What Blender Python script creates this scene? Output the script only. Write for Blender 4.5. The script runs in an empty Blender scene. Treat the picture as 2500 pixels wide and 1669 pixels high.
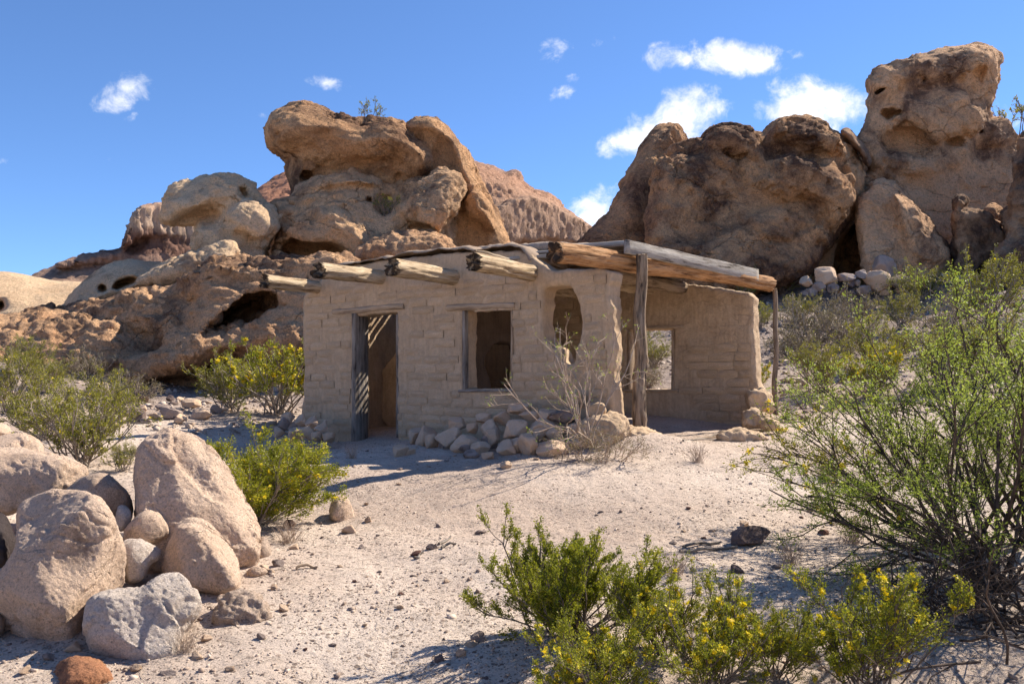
import bpy, math, random
import numpy as np
from mathutils import Vector, Matrix

# ------------------------------------------------------------------ camera, sky, sun, exposure
F = 2150.0           # focal length in photograph pixels (photograph 2500 x 1669)
CX, HY = 1250.0, 950.0
SC = bpy.context.scene
COL = SC.collection
cam_d = bpy.data.cameras.new("camera")
cam_d.sensor_width = 36.0
cam_d.lens = F / 2500.0 * 36.0
cam_d.shift_y = (HY - 834.5) / 2500.0
cam_d.clip_start = 0.05
cam_d.clip_end = 20000
cam = bpy.data.objects.new("camera", cam_d)
cam.rotation_euler = (math.radians(90), 0, 0)
COL.objects.link(cam)
SC.camera = cam

SUN_H = np.array([0.84, 0.5426])
SUN_EL = math.radians(44)
SUN_DIR = np.array([SUN_H[0] * math.cos(SUN_EL), SUN_H[1] * math.cos(SUN_EL), math.sin(SUN_EL)])
sun_d = bpy.data.lights.new("sun", 'SUN')
sun_d.energy = 4.0
sun_d.angle = math.radians(0.53)
sun_d.color = (1.0, 0.905, 0.77)
sun = bpy.data.objects.new("sun", sun_d)
sun.rotation_euler = Vector(-SUN_DIR).to_track_quat('-Z', 'Y').to_euler()
sun.location = (20, 20, 30)
COL.objects.link(sun)

VS = SC.view_settings
VS.view_transform = 'Standard'
VS.look = 'None'
VS.exposure = 1.2
VS.gamma = 1.0


def build_world():
    w = bpy.data.worlds.new("World")
    SC.world = w
    w.use_nodes = True
    nt = w.node_tree
    nt.nodes.clear()
    N, L = nt.nodes.new, nt.links.new
    out = N('ShaderNodeOutputWorld')
    bg = N('ShaderNodeBackground')
    bg.inputs['Strength'].default_value = 0.091
    sky = N('ShaderNodeTexSky')
    sky.sky_type = 'NISHITA'
    sky.sun_disc = False
    sky.sun_elevation = SUN_EL
    sky.sun_rotation = math.atan2(SUN_H[0], SUN_H[1])
    sky.altitude = 3000
    sky.air_density = 1.0
    sky.dust_density = 0.0
    sky.ozone_density = 8.5

    def M(op, a, b=None, clamp=False):
        n = N('ShaderNodeMath')
        n.operation = op
        n.use_clamp = clamp
        for i, v in enumerate((a, b)):
            if v is None:
                continue
            if isinstance(v, (int, float)):
                n.inputs[i].default_value = v
            else:
                L(v, n.inputs[i])
        return n.outputs[0]
    tc = N('ShaderNodeTexCoord')
    sep = N('ShaderNodeSeparateXYZ')
    L(tc.outputs['Generated'], sep.inputs[0])
    y = M('MAXIMUM', sep.outputs['Y'], 0.05)
    u = M('DIVIDE', sep.outputs['X'], y)
    v = M('DIVIDE', sep.outputs['Z'], y)
    comb = N('ShaderNodeCombineXYZ')
    L(u, comb.inputs[0])
    L(v, comb.inputs[1])
    front = M('GREATER_THAN', sep.outputs['Y'], 0.2)
    # clouds: photograph pixel centre, radii in pixels, tilt, strength
    clouds = [
        (1790, 140, 120, 44, 0.10, 1.12), (1640, 140, 80, 36, 0.15, 0.88), (1985, 255, 140, 62, 0.06, 1.2),
        (1660, 285, 115, 72, -0.42, 1.15), (1540, 345, 85, 36, -0.25, 0.98), (1365, 122, 60, 34, -0.2, 0.72),
        (1370, 228, 36, 24, -0.5, 0.62), (1405, 188, 26, 16, -0.3, 0.58), (1476, 98, 44, 14, -0.25, 0.5),
        (312, 224, 88, 42, -0.50, 0.78), (806, 208, 56, 22, 0.10, 0.70), (1452, 515, 84, 50, -0.45, 1.02),
        (1940, 132, 30, 16, 0.0, 0.55), (646, 280, 18, 13, 0, 0.5), (2450, 290, 60, 36, 0.4, 0.7),
        (275, 387, 18, 12, 0, 0.5), (4, 392, 18, 10, 0, 0.5), (320, 285, 24, 12, -.4, .5), (1738, 95, 20, 14, 0, .55),
    ]
    tot = None
    for (px, py, a, b, rot, st) in clouds:
        u0, v0 = (px - CX) / F, (HY - py) / F
        du, dv = M('SUBTRACT', u, u0), M('SUBTRACT', v, v0)
        c, s = math.cos(-rot), math.sin(-rot)
        ra = M('DIVIDE', M('ADD', M('MULTIPLY', du, c), M('MULTIPLY', dv, s)), a / F)
        rb = M('DIVIDE', M('SUBTRACT', M('MULTIPLY', dv, c), M('MULTIPLY', du, s)), b / F)
        q = M('ADD', M('MULTIPLY', ra, ra), M('MULTIPLY', rb, rb))
        f = M('MULTIPLY', M('SUBTRACT', 1.0, M('MULTIPLY', q, 0.5)), st)
        f = M('MAXIMUM', f, 0.0)
        tot = f if tot is None else M('MAXIMUM', tot, f)
    no = N('ShaderNodeTexNoise')
    no.inputs['Scale'].default_value = 26
    no.inputs['Detail'].default_value = 9
    no.inputs['Roughness'].default_value = 0.62
    no.inputs['Distortion'].default_value = 0.3
    L(comb.outputs[0], no.inputs['Vector'])
    nb = M('MULTIPLY', M('SUBTRACT', no.outputs['Fac'], 0.5), 2.6)
    dens = M('ADD', M('SUBTRACT', tot, 0.42), nb)
    gate = M('MULTIPLY', tot, 3.2, clamp=True)
    mr = N('ShaderNodeMapRange')
    mr.interpolation_type = 'SMOOTHSTEP'
    mr.inputs['From Min'].default_value = 0.0
    mr.inputs['From Max'].default_value = 0.95
    L(dens, mr.inputs['Value'])
    fac = M('MULTIPLY', M('MULTIPLY', mr.outputs[0], gate), front, clamp=True)
    no2 = N('ShaderNodeTexNoise')
    no2.inputs['Scale'].default_value = 16
    no2.inputs['Detail'].default_value = 4
    L(comb.outputs[0], no2.inputs['Vector'])
    cr = N('ShaderNodeValToRGB')
    cr.color_ramp.elements[0].position = 0.30
    cr.color_ramp.elements[0].color = (4.6, 4.9, 5.4, 1)
    cr.color_ramp.elements[1].position = 0.55
    cr.color_ramp.elements[1].color = (6.6, 6.5, 6.4, 1)
    L(no2.outputs['Fac'], cr.inputs[0])
    mix = N('ShaderNodeMix')
    mix.data_type = 'RGBA'
    L(fac, mix.inputs['Factor'])
    hs_ = N('ShaderNodeHueSaturation')
    hs_.inputs['Saturation'].default_value = 1.0
    L(sky.outputs[0], hs_.inputs['Color'])
    L(hs_.outputs[0], mix.inputs['A'])
    L(cr.outputs[0], mix.inputs['B'])
    L(mix.outputs['Result'], bg.inputs['Color'])
    L(bg.outputs[0], out.inputs[0])


build_world()

# ------------------------------------------------------------------ numpy noise
_rs = np.random.RandomState(7)
_perm = _rs.permutation(512).astype(np.int64)
_perm = np.concatenate([_perm, _perm, _perm])
_grad = _rs.normal(size=(512, 3))
_grad /= np.linalg.norm(_grad, axis=1)[:, None]
_grad = _grad.astype(np.float32)


def perlin(p, seed=0):
    p = np.asarray(p, np.float32) + np.float32(seed * 17.31)
    i = np.floor(p).astype(np.int64)
    f = p - i
    i = i & 511
    u = f * f * f * (f * (f * 6 - 15) + 10)
    out = 0
    for dx in (0, 1):
        wx = u[:, 0] if dx else 1 - u[:, 0]
        hx = _perm[(i[:, 0] + dx) & 511]
        for dy in (0, 1):
            wy = u[:, 1] if dy else 1 - u[:, 1]
            hy = _perm[(hx + i[:, 1] + dy) & 511]
            for dz in (0, 1):
                wz = u[:, 2] if dz else 1 - u[:, 2]
                g = _grad[_perm[(hy + i[:, 2] + dz) & 511]]
                d = g[:, 0] * (f[:, 0] - dx) + g[:, 1] * (f[:, 1] - dy) + g[:, 2] * (f[:, 2] - dz)
                out = out + wx * wy * wz * d
    return out * 1.6


def fbm(p, octv=4, seed=0, gain=0.5, lac=2.03):
    p = np.asarray(p, np.float32)
    a, o = 1.0, 0
    for k in range(octv):
        o = o + a * perlin(p, seed + k * 3)
        p = p * lac
        a *= gain
    return o


def ridged(p, octv=4, seed=0, gain=0.5):
    p = np.asarray(p, np.float32)
    a, o = 1.0, 0
    for k in range(octv):
        o = o + a * (0.5 - np.abs(perlin(p, seed + k * 3)))
        p = p * 2.07
        a *= gain
    return o


def sstep(a, b, x):
    t = np.clip((x - a) / (b - a), 0, 1)
    return t * t * (3 - 2 * t)


# ------------------------------------------------------------------ mesh + object helpers
def mesh_np(name, v, f, mat=None, smooth=True, tint=None):
    me = bpy.data.meshes.new(name)
    v = np.ascontiguousarray(v, np.float32)
    f = np.ascontiguousarray(f, np.int32)
    k = f.shape[1]
    me.vertices.add(len(v))
    me.vertices.foreach_set('co', v.ravel())
    me.loops.add(f.size)
    me.loops.foreach_set('vertex_index', f.ravel())
    me.polygons.add(len(f))
    me.polygons.foreach_set('loop_start', np.arange(len(f), dtype=np.int32) * k)
    me.polygons.foreach_set('loop_total', np.full(len(f), k, np.int32))
    if smooth:
        me.polygons.foreach_set('use_smooth', np.ones(len(f), bool))
    me.update(calc_edges=True)
    if tint is not None:
        at = me.attributes.new('tint', 'FLOAT', 'POINT')
        at.data.foreach_set('value', np.ascontiguousarray(tint, np.float32))
    if mat is not None:
        me.materials.append(mat)
    return me


def obj(name, me, parent=None):
    o = bpy.data.objects.new(name, me)
    COL.objects.link(o)
    if parent is not None:
        o.parent = parent
    return o


def tag(o, label, cat, group=None, kind=None):
    o['label'] = label
    o['category'] = cat
    if group:
        o['group'] = group
    if kind:
        o['kind'] = kind
    return o


def structure(o, label=None):
    o['kind'] = 'structure'
    if label:
        o['label'] = label
    return o


def empty(name, loc, rz=0.0):
    o = bpy.data.objects.new(name, None)
    o.empty_display_size = 0.2
    o.location = loc
    o.rotation_euler = (0, 0, rz)
    COL.objects.link(o)
    return o


def P(px, py, d):
    return np.array([(px - CX) * d / F, d, (HY - py) * d / F])


def vnormals(v, q):
    a, b, c, d = v[q[:, 0]], v[q[:, 1]], v[q[:, 2]], v[q[:, 3]]
    n = np.cross(c - a, d - b)
    o = np.zeros_like(v)
    for k in range(4):
        for ax in range(3):
            o[:, ax] += np.bincount(q[:, k], weights=n[:, ax], minlength=len(v))
    return o / (np.linalg.norm(o, axis=1)[:, None] + 1e-12)


# ------------------------------------------------------------------ implicit surfaces
def unit(a):
    return a / (np.linalg.norm(a, axis=-1, keepdims=True) + 1e-9)


def surface_nets(Fv, org, h):
    Fv = Fv.copy()
    for ax in range(3):
        sl = [slice(None)] * 3
        for e in (0, -1):
            sl[ax] = e
            Fv[tuple(sl)] = np.maximum(Fv[tuple(sl)], h * 0.5)
    ins = Fv < 0
    cnt = np.zeros(tuple(s - 1 for s in Fv.shape), np.int8)
    for dx in (0, 1):
        for dy in (0, 1):
            for dz in (0, 1):
                cnt += ins[dx:ins.shape[0] - 1 + dx, dy:ins.shape[1] - 1 + dy, dz:ins.shape[2] - 1 + dz]
    act = (cnt > 0) & (cnt < 8)
    ci = np.argwhere(act)
    idx = np.full(act.shape, -1, np.int64)
    idx[act] = np.arange(len(ci))
    pos = np.zeros((len(ci), 3))
    num = np.zeros(len(ci))
    i, j, k = ci.T
    cor = [(a, b, c) for a in (0, 1) for b in (0, 1) for c in (0, 1)]
    for a in cor:
        for ax in range(3):
            if a[ax] == 1:
                continue
            b = list(a)
            b[ax] = 1
            f0 = Fv[i + a[0], j + a[1], k + a[2]].astype(np.float64)
            f1 = Fv[i + b[0], j + b[1], k + b[2]].astype(np.float64)
            m = (f0 < 0) != (f1 < 0)
            t = f0[m] / (f0[m] - f1[m])
            pp = np.tile(np.array(a, float), (m.sum(), 1))
            pp[:, ax] += t
            pos[m] += pp
            num[m] += 1
    v = (ci + pos / num[:, None]) * h + org
    quads = []
    # x edges
    e = ins[:-1, 1:-1, 1:-1] != ins[1:, 1:-1, 1:-1]
    a = np.argwhere(e)
    s = ins[:-1, 1:-1, 1:-1][e]
    x, y, z = a.T
    q = np.stack([idx[x, y, z], idx[x, y + 1, z], idx[x, y + 1, z + 1], idx[x, y, z + 1]], 1)
    q[~s] = q[~s][:, ::-1]
    quads.append(q)
    e = ins[1:-1, :-1, 1:-1] != ins[1:-1, 1:, 1:-1]
    a = np.argwhere(e)
    s = ins[1:-1, :-1, 1:-1][e]
    x, y, z = a.T
    q = np.stack([idx[x, y, z], idx[x, y, z + 1], idx[x + 1, y, z + 1], idx[x + 1, y, z]], 1)
    q[~s] = q[~s][:, ::-1]
    quads.append(q)
    e = ins[1:-1, 1:-1, :-1] != ins[1:-1, 1:-1, 1:]
    a = np.argwhere(e)
    s = ins[1:-1, 1:-1, :-1][e]
    x, y, z = a.T
    q = np.stack([idx[x, y, z], idx[x + 1, y, z], idx[x + 1, y + 1, z], idx[x, y + 1, z]], 1)
    q[~s] = q[~s][:, ::-1]
    quads.append(q)
    return v, np.concatenate(quads)


def chaikin(p, n=2):
    p = np.asarray(p, float)
    for _ in range(n):
        nx = np.roll(p, -1, 0)
        p = np.stack([p * 0.75 + nx * 0.25, p * 0.25 + nx * 0.75], 1).reshape(-1, 2)
    return p


def sdf_poly(poly, X, Z):
    """signed distance to a polygon, X (nx,1) Z (1,nz)"""
    X = X.astype(np.float32)
    Z = Z.astype(np.float32)
    best = np.full((X.shape[0], Z.shape[1]), 1e9, np.float32)
    par = np.zeros(best.shape, bool)
    n = len(poly)
    for a in range(n):
        x0, z0 = poly[a]
        x1, z1 = poly[(a + 1) % n]
        ex, ez = x1 - x0, z1 - z0
        L2 = ex * ex + ez * ez + 1e-12
        t = np.clip(((X - x0) * ex + (Z - z0) * ez) / L2, 0, 1)
        dx = X - x0 - t * ex
        dz = Z - z0 - t * ez
        best = np.minimum(best, dx * dx + dz * dz)
        if abs(ez) > 1e-9:
            c = ((Z >= z0) != (Z >= z1)) & (X < x0 + (Z - z0) / ez * ex)
            par ^= c
    d = np.sqrt(best)
    return np.where(par, -d, d)


def smin(a, b, k):
    if k <= 0:
        return np.minimum(a, b)
    h = np.maximum(k - np.abs(a - b), 0) / k
    return np.minimum(a, b) - h * h * k * 0.25


# crops of the photograph in which outlines were traced: origin and scale
CROPS = {'n': (0, 0, 1.0), '1': (0, 200, 1.96), '2': (550, 200, 2.4726), '3': (1400, 50, 2.0909),
         '6': (0, 900, 2.0389), '7': (700, 1050, 2.349)}


def tr(crop, pts):
    ox, oy, s = CROPS[crop]
    return [(ox + x / s, oy + y / s) for x, y in pts]


def piece(crop, pts, d, T, R, mode=1, k=0.3, tx=0.0, tz=0.0, p=2.0, ck=2):
    px = tr(crop, pts)
    kk = np.array([((x - CX) / F, (HY - y) / F) for x, y in px])
    c = kk.mean(0) * d
    # the piece's own (leaning) mid-plane carries the outline
    D = (d - tx * c[0] - tz * c[1]) / (1 - tx * kk[:, 0] - tz * kk[:, 1])
    w = kk * D[:, None]
    return dict(poly=chaikin(w, ck), d=d, T=T, R=R, mode=mode, k=k, tx=tx, tz=tz, p=p, c=c)


def rock_mesh(name, pieces, h, mat, disp=(), facets=None):
    """union / difference of rounded slabs; the slabs' thickness runs along the rock's own facing direction (kx, kz)"""
    h = h * 1.13
    pos = [q for q in pieces if q['mode'] > 0]
    d0 = pos[0]['d']
    kx, kz = pos[0]['c'] / d0
    lo = np.array([1e9] * 3)
    hi = -lo
    loc = []
    for q in pieces:
        w = q['poly']
        Dm = q['d'] + q['tx'] * (w[:, 0] - q['c'][0]) + q['tz'] * (w[:, 1] - q['c'][1])
        u = w - np.stack([kx * (Dm - d0), kz * (Dm - d0)], 1)
        loc.append(u)
        if q['mode'] > 0:
            lo = np.minimum(lo, [u[:, 0].min(), Dm.min() - q['T'], u[:, 1].min()])
            hi = np.maximum(hi, [u[:, 0].max(), Dm.max() + q['T'], u[:, 1].max()])
    lo -= 3 * h + 0.05 * (hi - lo)
    hi += 3 * h + 0.05 * (hi - lo)
    n = np.ceil((hi - lo) / h).astype(int) + 1
    x = (lo[0] + np.arange(n[0]) * h).astype(np.float32)
    y = (lo[1] + np.arange(n[1]) * h).astype(np.float32)
    z = (lo[2] + np.arange(n[2]) * h).astype(np.float32)
    Fv = None
    for q, u in zip(pieces, loc):
        S = sdf_poly(u, x[:, None], z[None, :])
        c = q['c']
        qq = q['tx'] * kx + q['tz'] * kz
        yc = (q['d'] - qq * d0 + q['tx'] * (x[:, None] - c[0]) + q['tz'] * (z[None, :] - c[1])) / (1 - qq)
        a = np.maximum(1 + S / q['R'], 0)
        b = np.abs(y[None, :, None] - yc[:, None, :].astype(np.float32)) / q['T']
        pw = q['p']
        if pw == 2.0:
            G = np.sqrt(a[:, None, :] ** 2 + b * b) - 1
        else:
            G = (a[:, None, :] ** pw + b ** pw) ** (1 / pw) - 1
        G = (G * min(q['R'], q['T'])).astype(np.float32)
        if q['mode'] > 0:
            Fv = smin(Fv, G, q['k']) if Fv is not None else G
        else:
            Fv = -smin(-Fv, G, q['k'])
    if facets:
        nf, sd, qlo, qhi = facets
        rs = np.random.RandomState(sd)
        ins = np.argwhere(Fv[::2, ::2, ::2] < 0) * (2 * h)
        for _ in range(nf):
            dr = unit(rs.normal(size=3) + np.array([0.25, -0.7, 0.25]))
            off = np.quantile(ins @ dr, rs.uniform(qlo, qhi))
            pl = ((x - lo[0]) * dr[0])[:, None, None] + ((y - lo[1]) * dr[1])[None, :, None] + ((z - lo[2]) * dr[2])[None, None, :] - off
            Fv = -smin(-Fv, -pl.astype(np.float32), 2.0 * h)
    v, f = surface_nets(Fv, lo, h)
    v[:, 0] += kx * (v[:, 1] - d0)
    v[:, 2] += kz * (v[:, 1] - d0)
    for fn in disp:
        nr = vnormals(v, f)
        v = v + nr * fn(v, nr)[:, None]
    return mesh_np(name, v, f, mat)


def lumps(amp, scale, octv=3, seed=0):
    return lambda v, n: amp * fbm(v / scale, octv, seed)


def rough(amp, scale, octv=3, seed=0):
    return lambda v, n: amp * (ridged(v / scale, octv, seed) - 0.45)


def strata(amp, scale, seed=0, sq=4.0):
    def fn(v, n):
        q = v / scale
        q = q * np.array([1, 1, sq])
        return amp * fbm(q, 3, seed)
    return fn


def pits(amp, scale, thr=0.28, seed=0):
    def fn(v, n):
        a = perlin(v / scale, seed)
        return -amp * sstep(thr, thr + 0.3, a)
    return fn


def patchy(amp, scale, pscale, seed=0, octv=3):
    """broken rough skin only in patches"""
    def fn(v, n):
        m = sstep(-0.05, 0.3, perlin(v / pscale, seed + 40))
        return amp * m * (ridged(v / scale, octv, seed) - 0.35)
    return fn


def worley(p, seed=0):
    p = np.asarray(p, np.float32) + np.float32(seed * 5.77)
    c = np.floor(p).astype(np.int64)
    n = len(p)
    f1 = np.full(n, 9.0, np.float32)
    f2 = np.full(n, 9.0, np.float32)
    rid = np.zeros(n, np.float32)
    for dx in (-1, 0, 1):
        for dy in (-1, 0, 1):
            for dz in (-1, 0, 1):
                q = c + np.array([dx, dy, dz])
                h = _perm[(_perm[(_perm[q[:, 0] & 511] + q[:, 1]) & 511] + q[:, 2]) & 511]
                ctr = q + 0.5 + 0.42 * _grad[h]
                d = ((p - ctr) ** 2).sum(1)
                m = d < f1
                f2 = np.where(m, f1, np.minimum(f2, d))
                rid = np.where(m, h / 511.0, rid)
                f1 = np.where(m, d, f1)
    return np.sqrt(f1), np.sqrt(f2), rid


def plates(amp, scale, crack=0.0, seed=0, sq=1.0, pscale=None, lo=-0.15, hi=0.2):
    """broken slabs: each cell of a warped cell pattern stands at its own height, with cracks between"""
    def fn(v, n):
        q = v / scale * np.array([1, 1, sq])
        q = q + 0.28 * np.stack([fbm(q * 0.9, 2, seed + 1), fbm(q * 0.9, 2, seed + 2), fbm(q * 0.9, 2, seed + 3)], 1)
        f1, f2, rid = worley(q, seed)
        e = sstep(0.0, 0.09, f2 - f1)
        o = amp * (rid - 0.5) * e - crack * (1 - sstep(0, 0.10, f2 - f1))
        if pscale:
            o = o * sstep(lo, hi, perlin(v / pscale, seed + 60))
        return o
    return fn


# ------------------------------------------------------------------ materials
def new_mat(name):
    m = bpy.data.materials.new(name)
    m.use_nodes = True
    nt = m.node_tree
    nt.nodes.clear()
    out = nt.nodes.new('ShaderNodeOutputMaterial')
    b = nt.nodes.new('ShaderNodeBsdfPrincipled')
    b.inputs['Roughness'].default_value = 0.95
    b.inputs['Specular IOR Level'].default_value = 0.15
    nt.links.new(b.outputs[0], out.inputs[0])
    return m, nt, b, out


class NB:
    def __init__(self, nt, coord='Object', inst=False):
        self.nt = nt
        self.N = nt.nodes.new
        self.L = nt.links.new
        tc = self.N('ShaderNodeTexCoord')
        self.co = tc.outputs[coord]
        if inst:
            oi = self.N('ShaderNodeObjectInfo')
            va = self.N('ShaderNodeVectorMath')
            va.operation = 'MULTIPLY_ADD'
            cb = self.N('ShaderNodeCombineXYZ')
            for i in range(3):
                self.L(oi.outputs['Random'], cb.inputs[i])
            self.L(cb.outputs[0], va.inputs[0])
            va.inputs[1].default_value = (37, 53, 71)
            self.L(self.co, va.inputs[2])
            self.co = va.outputs[0]
            self.rand = oi.outputs['Random']

    def map(self, sc):
        m = self.N('ShaderNodeMapping')
        m.inputs['Scale'].default_value = sc
        self.L(self.co, m.inputs['Vector'])
        return m.outputs[0]

    def noise(self, scale, detail=6, rough=0.55, dist=0.0, vec=None):
        n = self.N('ShaderNodeTexNoise')
        n.inputs['Scale'].default_value = scale
        n.inputs['Detail'].default_value = detail
        n.inputs['Roughness'].default_value = rough
        n.inputs['Distortion'].default_value = dist
        self.L(vec if vec is not None else self.co, n.inputs['Vector'])
        return n.outputs['Fac']

    def voro(self, scale, feature='F1', vec=None):
        n = self.N('ShaderNodeTexVoronoi')
        n.feature = feature
        n.inputs['Scale'].default_value = scale
        self.L(vec if vec is not None else self.co, n.inputs['Vector'])
        return n.outputs['Distance']

    def ramp(self, fac, stops):
        r = self.N('ShaderNodeValToRGB')
        e = r.color_ramp.elements
        while len(e) > 1:
            e.remove(e[-1])
        for i, (p, c) in enumerate(stops):
            if isinstance(c, (int, float)):
                c = (c, c, c)
            el = e[0] if i == 0 else e.new(p)
            el.position = p
            el.color = (*c, 1)
        self.L(fac, r.inputs[0])
        return r.outputs[0]

    def mix(self, fac, a, b, mode='MIX'):
        m = self.N('ShaderNodeMix')
        m.data_type = 'RGBA'
        m.blend_type = mode
        for s, v in ((m.inputs['Factor'], fac), (m.inputs['A'], a), (m.inputs['B'], b)):
            if isinstance(v, (int, float)):
                s.default_value = v
            elif isinstance(v, tuple):
                s.default_value = (*v, 1)
            else:
                self.L(v, s)
        return m.outputs['Result']

    def math(self, op, a, b=0.0):
        m = self.N('ShaderNodeMath')
        m.operation = op
        for i, v in enumerate((a, b)):
            if isinstance(v, (int, float)):
                m.inputs[i].default_value = v
            else:
                self.L(v, m.inputs[i])
        return m.outputs[0]

    def bump(self, h, strength, dist, prev=None):
        b = self.N('ShaderNodeBump')
        b.inputs['Strength'].default_value = strength
        b.inputs['Distance'].default_value = dist
        self.L(h, b.inputs['Height'])
        if prev is not None:
            self.L(prev, b.inputs['Normal'])
        return b.outputs[0]


def rock_mat(name, base, alt, varnish, v_amt=0.5, scale=1.0, bump=0.05, speck=0.25, inst=False, v_scale=0.5, v_soft=0.12, pit=0.0, crack=0.0):
    """base/alt blotches, dark desert varnish patches, mineral speckle, pitted bump; scale = metres of the coarse blotches"""
    m, nt, b, out = new_mat(name)
    B = NB(nt, 'Object', inst)
    c = B.mix(B.ramp(B.noise(0.9 / scale, 5, 0.6), [(0.35, 0.0), (0.65, 1.0)]), base, alt)
    vn = B.noise(v_scale / scale, 9, 0.68, 0.4)
    vm = B.ramp(vn, [(v_amt - v_soft * 0.6, 1.0), (v_amt + v_soft * 0.6, 0.0)])
    fine = B.noise(7.0 / scale, 8, 0.7)
    vm2 = B.math('MULTIPLY', vm, B.ramp(fine, [(0.30, 0.35), (0.50, 1.0)]))
    c = B.mix(vm2, c, varnish)
    sp = B.noise(42.0 / scale, 4, 0.7)
    c = B.mix(1.0, c, B.ramp(sp, [(0.3, 1 - speck), (0.7, 1 + speck * 0.6)]), 'MULTIPLY')
    if pit:
        hole = B.ramp(B.voro(20.0 / scale), [(0.10, 1.0), (0.24, 0.0)])
        gate = B.ramp(B.noise(5.0 / scale, 5, 0.6), [(0.46, 0.0), (0.58, 1.0)])
        hg = B.math('MULTIPLY', B.math('MULTIPLY', hole, gate), pit)
        c = B.mix(hg, c, varnish)
        grit = B.ramp(B.noise(17.0 / scale, 6, 0.8), [(0.34, 0.50), (0.46, 0.97), (0.62, 1.16)])
        c = B.mix(1.0, c, grit, 'MULTIPLY')
    nt.links.new(c, b.inputs['Base Color'])
    n1 = B.bump(fine, 1.0, bump * 2.6)
    pv = B.ramp(B.voro(15.0 / scale), [(0.0, 0.0), (0.35, 1.0)])
    n2 = B.bump(pv, 0.5, bump * 0.7, n1)
    n3 = B.bump(B.noise(30.0 / scale, 7, 0.75), 1.0, bump * 0.8, n2)
    if crack:
        dv = B.N('ShaderNodeVectorMath')
        dv.operation = 'MULTIPLY_ADD'
        dn = B.N('ShaderNodeTexNoise')
        dn.inputs['Scale'].default_value = 1.6 / scale
        dn.inputs['Detail'].default_value = 5
        B.L(B.co, dn.inputs['Vector'])
        B.L(dn.outputs['Color'], dv.inputs[0])
        dv.inputs[1].default_value = (0.9 * scale,) * 3
        B.L(B.map((1.0, 1.0, 1.5)), dv.inputs[2])
        ce = B.ramp(B.voro(0.75 / scale, 'DISTANCE_TO_EDGE', dv.outputs[0]), [(0.0, 0.0), (0.022, 1.0)])
        cg = B.ramp(B.noise(0.7 / scale, 4, 0.6), [(0.47, 1.0), (0.56, 0.0)])
        n3 = B.bump(B.mix(cg, ce, (1, 1, 1)), crack, 0.10 * scale, n3)
    nt.links.new(n3, b.inputs['Normal'])
    return m


TAN = (0.50, 0.345, 0.235)
TAN2 = (0.43, 0.275, 0.175)
VAR = (0.135, 0.082, 0.058)
M_LTOP = rock_mat('rock_overhang', (0.750, 0.451, 0.239), (0.629, 0.347, 0.176), (0.16, 0.085, 0.053), 0.465, 1.2, 0.06, 0.28, pit=0.5, crack=0.9)
M_LMID = rock_mat('rock_middle', (0.851, 0.553, 0.320), (0.737, 0.443, 0.242), (0.18, 0.10, 0.064), 0.42, 1.2, 0.065, 0.28, pit=0.5, crack=0.9)
M_LPALE = rock_mat('rock_pale', (0.832, 0.605, 0.384), (0.762, 0.517, 0.311), (0.27, 0.165, 0.105), 0.36, 1.0, 0.05, 0.22, pit=0.5)
M_LDARK = rock_mat('rock_massif', (0.811, 0.510, 0.291), (0.649, 0.369, 0.200), (0.17, 0.097, 0.064), 0.46, 1.2, 0.06, 0.32, pit=0.5, crack=0.9)
M_RBIG = rock_mat('rock_big_boulder', (0.745, 0.448, 0.241), (0.621, 0.342, 0.175), (0.165, 0.09, 0.058), 0.495, 1.3, 0.075, 0.32, pit=0.5, crack=0.9)
M_RTOW = rock_mat('rock_tower', (0.831, 0.525, 0.306), (0.728, 0.433, 0.240), (0.20, 0.115, 0.077), 0.45, 1.3, 0.065, 0.25, pit=0.5, crack=0.9)
M_RDARK = rock_mat('rock_dark', (0.546, 0.347, 0.210), (0.410, 0.246, 0.148), (0.12, 0.075, 0.055), 0.49, 1.0, 0.05, 0.3, crack=0.9)
M_FG = rock_mat('boulder_tan', (0.815, 0.615, 0.463), (0.726, 0.522, 0.375), (0.32, 0.22, 0.16), 0.37, 0.28, 0.016, 0.26, pit=0.7, crack=0.6)
M_FGW = rock_mat('boulder_white', (0.86, 0.735, 0.63), (0.80, 0.67, 0.555), (0.52, 0.40, 0.31), 0.33, 0.25, 0.020, 0.22, pit=0.7)
M_FGG = rock_mat('boulder_porous', (0.600, 0.462, 0.360), (0.516, 0.384, 0.288), (0.24, 0.17, 0.135), 0.42, 0.2, 0.012, 0.35, pit=0.7)
M_FGR = rock_mat('boulder_rust', (0.529, 0.264, 0.143), (0.460, 0.209, 0.110), (0.20, 0.10, 0.07), 0.40, 0.2, 0.012, 0.3, pit=0.7)
M_FGD = rock_mat('boulder_black', (0.12, 0.095, 0.09), (0.09, 0.07, 0.068), (0.05, 0.04, 0.04), 0.45, 0.2, 0.02, 0.3)
M_STONE = rock_mat('stone_tan', (0.690, 0.510, 0.362), (0.586, 0.414, 0.286), (0.30, 0.205, 0.15), 0.33, 1.2, 0.006, 0.25, inst=True)
M_STGREY = rock_mat('stone_grey', (0.432, 0.342, 0.287), (0.324, 0.248, 0.213), (0.13, 0.10, 0.09), 0.42, 1.2, 0.006, 0.28, inst=True)
M_STDARK = rock_mat('stone_dark', (0.24, 0.18, 0.16), (0.17, 0.125, 0.112), (0.10, 0.075, 0.068), 0.40, 1.2, 0.006, 0.3, inst=True)
M_STRED = rock_mat('stone_red', (0.30, 0.165, 0.12), (0.24, 0.125, 0.092), (0.12, 0.07, 0.06), 0.42, 1.2, 0.006, 0.3, inst=True)


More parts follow.
